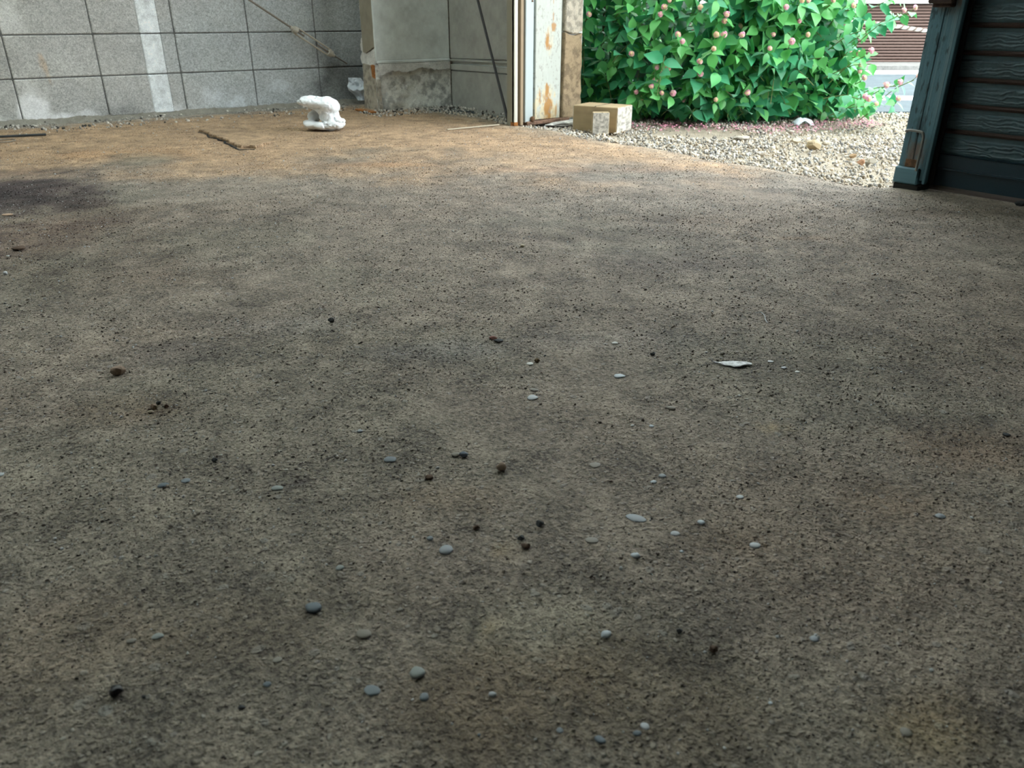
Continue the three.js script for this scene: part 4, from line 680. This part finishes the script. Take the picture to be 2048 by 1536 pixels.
// ------------------------------------------------------------------ the flowering bush
{
  const r = rng(2024), FRONT = [[2.74, -4.05], [2.83, -3.6], [3.0, -3.12], [3.37, -2.67], [3.78, -2.5], [4.14, -2.44]].map(([x, z]) => V3(x, 0, z)), curve = new THREE.CatmullRomCurve3(FRONT);
  const bush = thing('lantana_bush', 'dense green bush with small pink and yellow flowers outside the opening', 'bush', [3.4, -0.02, -3.2]);
  const O = bush.position;
  const toward = V3(-fwd.x, 0, -fwd.z);
  const surf = (t, h) => { const p = curve.getPoint(t), bulge = 0.02 + 0.1 * Math.sin(Math.min(1, h / 0.5) * Math.PI * 0.55) - 0.12 * smooth(0.6, 1.25, h), lump = (fbm(t * 9, h * 7, 3, 3) - 0.5) * 0.22; return p.addScaledVector(toward, bulge + lump - 0.1).setY(h); };
  // leaf: pointed oval, folded along its midrib, a little drooping; length 1 along +z
  const leafGeo = (fold, droop) => { const pos = [], idx = [], rows = 6, w = [0, 0.25, 0.34, 0.33, 0.24, 0.11, 0];
    for (let i = 0; i <= rows; i++) { const t = i / rows, y = -droop * t * t; for (const s of [-1, 0, 1]) pos.push(s * w[i], y + Math.abs(s) * w[i] * fold, t); }
    for (let i = 0; i < rows; i++) for (const s of [0, 1]) { const a = i * 3 + s; idx.push(a, a + 3, a + 1, a + 1, a + 3, a + 4); }
    const g = new THREE.BufferGeometry(); g.setAttribute('position', new THREE.Float32BufferAttribute(pos, 3)); g.setIndex(idx); g.computeVertexNormals(); return uvMetres(g); };
  const LEAVES = [leafGeo(0.22, 0.25), leafGeo(0.08, 0.45), leafGeo(0.36, 0.12)];
  const leafMat = (c, k = 1) => new THREE.MeshPhysicalMaterial({ color: c, roughness: 0.95, transmission: 0.24, thickness: 0, clearcoat: 0.7, clearcoatRoughness: 0.35, side: THREE.DoubleSide });
  const GREENS = [rgb(0.025, 0.27, 0.11), rgb(0.04, 0.36, 0.15), rgb(0.09, 0.46, 0.13), rgb(0.12, 0.49, 0.12), rgb(0.018, 0.17, 0.085)], MATS = GREENS.map((c) => leafMat(c));
  const leaves = [], stems = [], flowers = [];
  const shoot = (tip, dir, len, flower, sparse) => {
    const start = tip.clone().addScaledVector(dir, -len); start.y = Math.max(0.02, start.y - 0.04); for (const q of [start, tip]) if (q.x < EXT + 0.03 && q.z < -3.18) return; const mid = start.clone().lerp(tip, 0.55).add(V3(0, 0.03 * len / 0.3, 0));
    stems.push(tube([start, mid, tip], 0.0022, 6, 4));
    const c = new THREE.CatmullRomCurve3([start, mid, tip]), n = Math.round(len / 0.042), lightTip = r();
    for (let i = 1; i <= n; i++) { const t = i / n, p = c.getPoint(t), tan = c.getTangent(t), side = tan.clone().cross(V3(0, 1, 0)).normalize(), up = side.clone().cross(tan).normalize(), th0 = i % 2 ? 0 : Math.PI / 2;
      for (const s of [0, Math.PI]) { if (sparse && r() < 0.3) continue; const th = th0 + s + (r() - 0.5) * 0.8, out2 = side.clone().multiplyScalar(Math.cos(th)).addScaledVector(up, Math.sin(th));
        const d = out2.multiplyScalar(0.85).addScaledVector(tan, 0.35).add(V3(0, 0.05 - 0.65 * r(), 0)).addScaledVector(toward, 0.3 * r()).normalize(), L = (0.038 + 0.046 * Math.sin(Math.PI * (0.2 + 0.65 * (1 - t)))) * (0.75 + 0.5 * r()) * (sparse ? 0.75 : 1.06);
        let nn = V3(0, 0.75, 0).addScaledVector(toward, 0.5).add(V3((r() - 0.5) * 1.3, (r() - 0.5) * 0.6, (r() - 0.5) * 1.3)); nn.addScaledVector(d, -nn.dot(d)).normalize();
        leaves.push({ p: p.clone(), d, n: nn, L, shade: t > 0.75 ? (lightTip > 0.3 ? 3 : 2) : (r() * 2.4) | 0 });
      } }
    if (flower) { const p = tip.clone().addScaledVector(toward, 0.03).add(V3(0, 0.02, 0)); stems.push(tube([tip.clone().addScaledVector(dir, -0.02), p], 0.0014, 2, 4)); flowers.push({ p, d: dir.clone().addScaledVector(toward, 0.8).normalize() }); }
  };
  const ray = (px, py) => V3((px - 1024) / FOCAL, (768 - py) / FOCAL, -1).applyQuaternion(camera.quaternion).normalize();
  // flowers at the places where the photograph has them: walk the view ray to the bush's face
  const onFace = (px, py) => { const d = ray(px, py); let best = null; for (let i = 0; i <= 160; i++) for (let h = 0.03; h < 0.9; h += 0.03) { const q = surf(i / 160, h), v = q.clone().sub(V3(0, EYE, 0)), e = v.clone().normalize().distanceTo(d); if (!best || e < best.e) best = { e, q }; } return best.q; };
  const FL = [[1333, 5], [1322, 18], [1320, 33], [1395, 20], [1447, 35], [1355, 75], [1359, 93], [1428, 83], [1440, 84], [1260, 117], [1312, 138], [1332, 149], [1326, 158], [1395, 132], [1270, 195], [1277, 203], [1301, 185], [1318, 189], [1345, 197], [1430, 202], [1487, 191], [1175, 35], [1563, 20], [1598, 12], [1608, 16], [1658, 12], [1591, 47], [1610, 84], [1540, 82], [1537, 102], [1577, 96], [1708, 120], [1713, 147], [1718, 162], [1307, 165], [1424, 107], [1480, 83], [1447, 46], [1394, 152]];
  for (const [x, y] of FL) { const q = onFace(x, y); shoot(q.addScaledVector(toward, 0.02 * r()), toward.clone().multiplyScalar(0.7).add(V3((r() - 0.5) * 0.7, 0.5 * r(), (r() - 0.5) * 0.7)).normalize(), 0.16 + 0.12 * r(), true); }
  // the mass of shoots over the face, then fill behind it
  for (let i = 0; i < 640; i++) { const t = r(), h = 0.02 + 1.1 * Math.pow(r(), 1.3); if (t > 0.82 && r() < (h > 0.2 ? 0.6 : 0.35)) continue; const q = surf(t, h).addScaledVector(toward, -0.16 * r()); shoot(q, toward.clone().multiplyScalar(0.5).add(V3((r() - 0.5) * 1.2, 0.7 * r() - 0.15, (r() - 0.5) * 1.2)).normalize(), 0.14 + 0.14 * r(), r() < 0.03); }
  for (let i = 0; i < 420; i++) { const t = r() * 0.9, h = 0.02 + 1.15 * r() ** 1.5, q = surf(t, h).addScaledVector(toward, -0.25 - 0.6 * r()); shoot(q, V3((r() - 0.5) * 1.2, 0.6, (r() - 0.5) * 1.2).addScaledVector(toward, 0.4).normalize(), 0.2 + 0.15 * r(), false); }
  // loose sprays reaching out on the right
  const spray = (x0, y0, x1, y1, depth, fl) => { const A = V3(0, EYE, 0).addScaledVector(ray(x0, y0), depth), B = V3(0, EYE, 0).addScaledVector(ray(x1, y1), depth - 0.1), d = B.clone().sub(A); shoot(B, d.clone().normalize(), d.length(), fl, true); };
  for (const s of [[1650, 90, 1728, 60, 4.6, false], [1650, 140, 1742, 128, 4.55, false], [1660, 215, 1745, 215, 4.45, true], [1690, 95, 1800, 30, 4.6, true], [1700, 70, 1822, 25, 4.7, true], [1690, 190, 1792, 172, 4.6, true], [1740, 205, 1828, 160, 4.65, true], [1700, 215, 1765, 178, 4.5, true], [1780, 232, 1790, 205, 4.5, true], [1660, 150, 1735, 110, 4.5, true], [1640, 60, 1720, -10, 4.6, true], [1700, 40, 1790, -5, 4.8, true], [1680, 210, 1730, 205, 4.4, true], [1720, 225, 1750, 225, 4.4, false], [1650, 180, 1722, 200, 4.4, true], [1640, 30, 1700, 20, 4.6, true]]) spray(...s);
  // the 300 nearest leaves one by one, the rest joined
  const Q = new THREE.Quaternion(), mtx = new THREE.Matrix4(), place = (l) => { const x = l.n.clone().cross(l.d).normalize(); mtx.makeBasis(x, l.n, l.d); return Q.setFromRotationMatrix(mtx); };
  const eye = V3(0, EYE, 0), fr = new THREE.Frustum().setFromProjectionMatrix(new THREE.Matrix4().multiplyMatrices(camera.projectionMatrix, camera.matrixWorldInverse));
  for (const l of leaves) l.k = fr.containsPoint(l.p) ? l.L * Math.abs(l.n.dot(l.p.clone().sub(eye).normalize()) * 0.6 + 0.4) / l.p.distanceTo(eye) / (1 + 2 * Math.max(0, l.p.clone().sub(curve.getPoint(clamp((l.p.x - 2.74) / 1.7, 0, 1))).dot(fwd))) : 0;
  for (let i = leaves.length - 1; i >= 0; i--) { const { p, L } = leaves[i]; if ((p.x < EXT + 0.02 + L && p.z < -3.2 + L) || p.x < 2.6) leaves.splice(i, 1); }
  leaves.sort((a, b) => b.k - a.k);
  leaves.slice(0, 300).forEach((l, i) => { const o = mesh('leaf', LEAVES[i % 3], MATS[l.shade], bush); o.position.copy(l.p).sub(O); o.quaternion.copy(place(l)); o.scale.setScalar(l.L); });
  const rest = leaves.slice(300), white = leafMat(rgb(1, 1, 1));
  LEAVES.forEach((g, j) => { const part = rest.filter((_, i) => i % 3 === j), im = new THREE.InstancedMesh(g, white, part.length), m = new THREE.Matrix4(), c = new THREE.Color(); part.forEach((l, i) => { m.compose(l.p.clone().sub(O), place(l), V3(l.L, l.L, l.L)); im.setMatrixAt(i, m); const k = 0.8 + 0.45 * r(); c.copy(GREENS[l.shade]); im.setColorAt(i, c.multiplyScalar(k)); }); im.name = j ? 'foliage_00' + j : 'foliage'; im.castShadow = im.receiveShadow = true; im.userData.kind = 'stuff'; bush.add(im); });
  const st = mesh('stems', merge(stems).translate(-O.x, -O.y, -O.z), std({ color: rgb(0.16, 0.2, 0.07) }), bush); st.userData.kind = 'stuff';
  for (let i = 0; i < 7; i++) { const p = curve.getPoint(0.1 + i * 0.13).addScaledVector(toward, -0.35); mesh('trunk', tube([p.clone().setY(0), p.clone().add(V3(0.04, 0.3, -0.03)), p.clone().add(V3(-0.03, 0.9, 0.04))], 0.008, 12, 6).translate(-O.x, -O.y, -O.z), std({ color: rgb(0.12, 0.09, 0.06) }), bush); }
  // flower heads: a dome of small florets, pink outside, yellow inside
  const head = (seed, pink) => { const q = rng(seed), pos = [], col = [], nrm = []; const n = 22;
    for (let i = 0; i < n; i++) { const t = i / n, th = i * 2.4, ph = Math.acos(1 - t * 0.85), d = V3(Math.sin(ph) * Math.cos(th), Math.cos(ph), Math.sin(ph) * Math.sin(th)), c = d.clone().multiplyScalar(0.012), u = d.clone().cross(V3(0.3, 0.2, 0.9)).normalize(), w = d.clone().cross(u), s = 0.0044 + 0.003 * q(); c.multiplyScalar(0.85 + 0.35 * q());
      const cc = t < (1 - pink) ? [0.8, 0.6, 0.34] : t < 1.15 - pink ? [0.82, 0.5, 0.42] : [0.8, 0.32 + 0.22 * q(), 0.5];
      for (let k = 0; k < 5; k++) { const a = k / 5 * 6.283, b = (k + 1) / 5 * 6.283; for (const [x, y, z] of [[0, 0, 0.001], [Math.cos(a), Math.sin(a), 0], [Math.cos(b), Math.sin(b), 0]]) { const v = c.clone().addScaledVector(u, x * s).addScaledVector(w, y * s).addScaledVector(d, z); pos.push(v.x, v.y, v.z); nrm.push(d.x, d.y, d.z); col.push(...cc); } } }
    const g = new THREE.BufferGeometry(); g.setAttribute('position', new THREE.Float32BufferAttribute(pos, 3)); g.setAttribute('normal', new THREE.Float32BufferAttribute(nrm, 3)); g.setAttribute('color', new THREE.Float32BufferAttribute(col, 3)); return g; };
  const HEADS = [head(1, 0.95), head(2, 0.75), head(3, 1), head(4, 0.6)], fm = std({ vertexColors: true, roughness: 0.8, side: THREE.DoubleSide });
  flowers.forEach((f, i) => { const o = mesh('flower_head', HEADS[i % 4], fm, bush); o.position.copy(f.p).sub(O); o.quaternion.setFromUnitVectors(V3(0, 1, 0), f.d); o.scale.setScalar(0.82 + 0.38 * r()); });
  // grey sheet half hidden among the leaves
  const c = at(1291, 150, 'z', surf(0.42, 0.2).z + 0.0), sheet = surf(0.3, 0.25);
  const dir = ray(1291, 134), pl = V3(0, EYE, 0).addScaledVector(dir, 4.46), o = mesh('plastic_sheet', box(-0.06, 0.03, -0.06, 0.06, -0.002, 0.002, 0.0008), std({ color: rgb(0.22, 0.3, 0.33), roughness: 0.4 })); o.position.copy(pl); o.rotation.y = -YAW * Math.PI / 180 + 0.15; tag(o, 'grey plastic sheet standing half hidden among the bush leaves', 'plastic');
  // fallen petals
  const n = 1500, pm = new THREE.InstancedMesh(new THREE.CircleGeometry(1, 5).rotateX(-Math.PI / 2), std({ color: 0xffffff, side: THREE.DoubleSide }), n), e = new THREE.Euler(), cc = new THREE.Color(), m = new THREE.Matrix4();
  for (let i = 0; i < n; i++) { const t = 0.32 + 0.68 * r(), p = curve.getPoint(t).addScaledVector(toward, 0.22 * (r() + r()) - 0.06), s = 0.003 + 0.0025 * r(); e.set((r() - 0.5) * 0.8, r() * 6, (r() - 0.5) * 0.8); m.compose(V3(p.x, -0.009 + 0.006 * r(), p.z), Q.setFromEuler(e), V3(s, s, s)); pm.setMatrixAt(i, m); const k = 0.6 + 0.5 * r(); cc.setRGB(0.62 * k, 0.24 * k, 0.33 * k); pm.setColorAt(i, cc); }
  pm.name = 'fallen_petals'; pm.userData.kind = 'stuff'; pm.castShadow = pm.receiveShadow = true; tag(pm, 'pink petals fallen on the ground in front of the bush', 'petals'); scene.add(pm);
}

renderer.render(scene, camera);
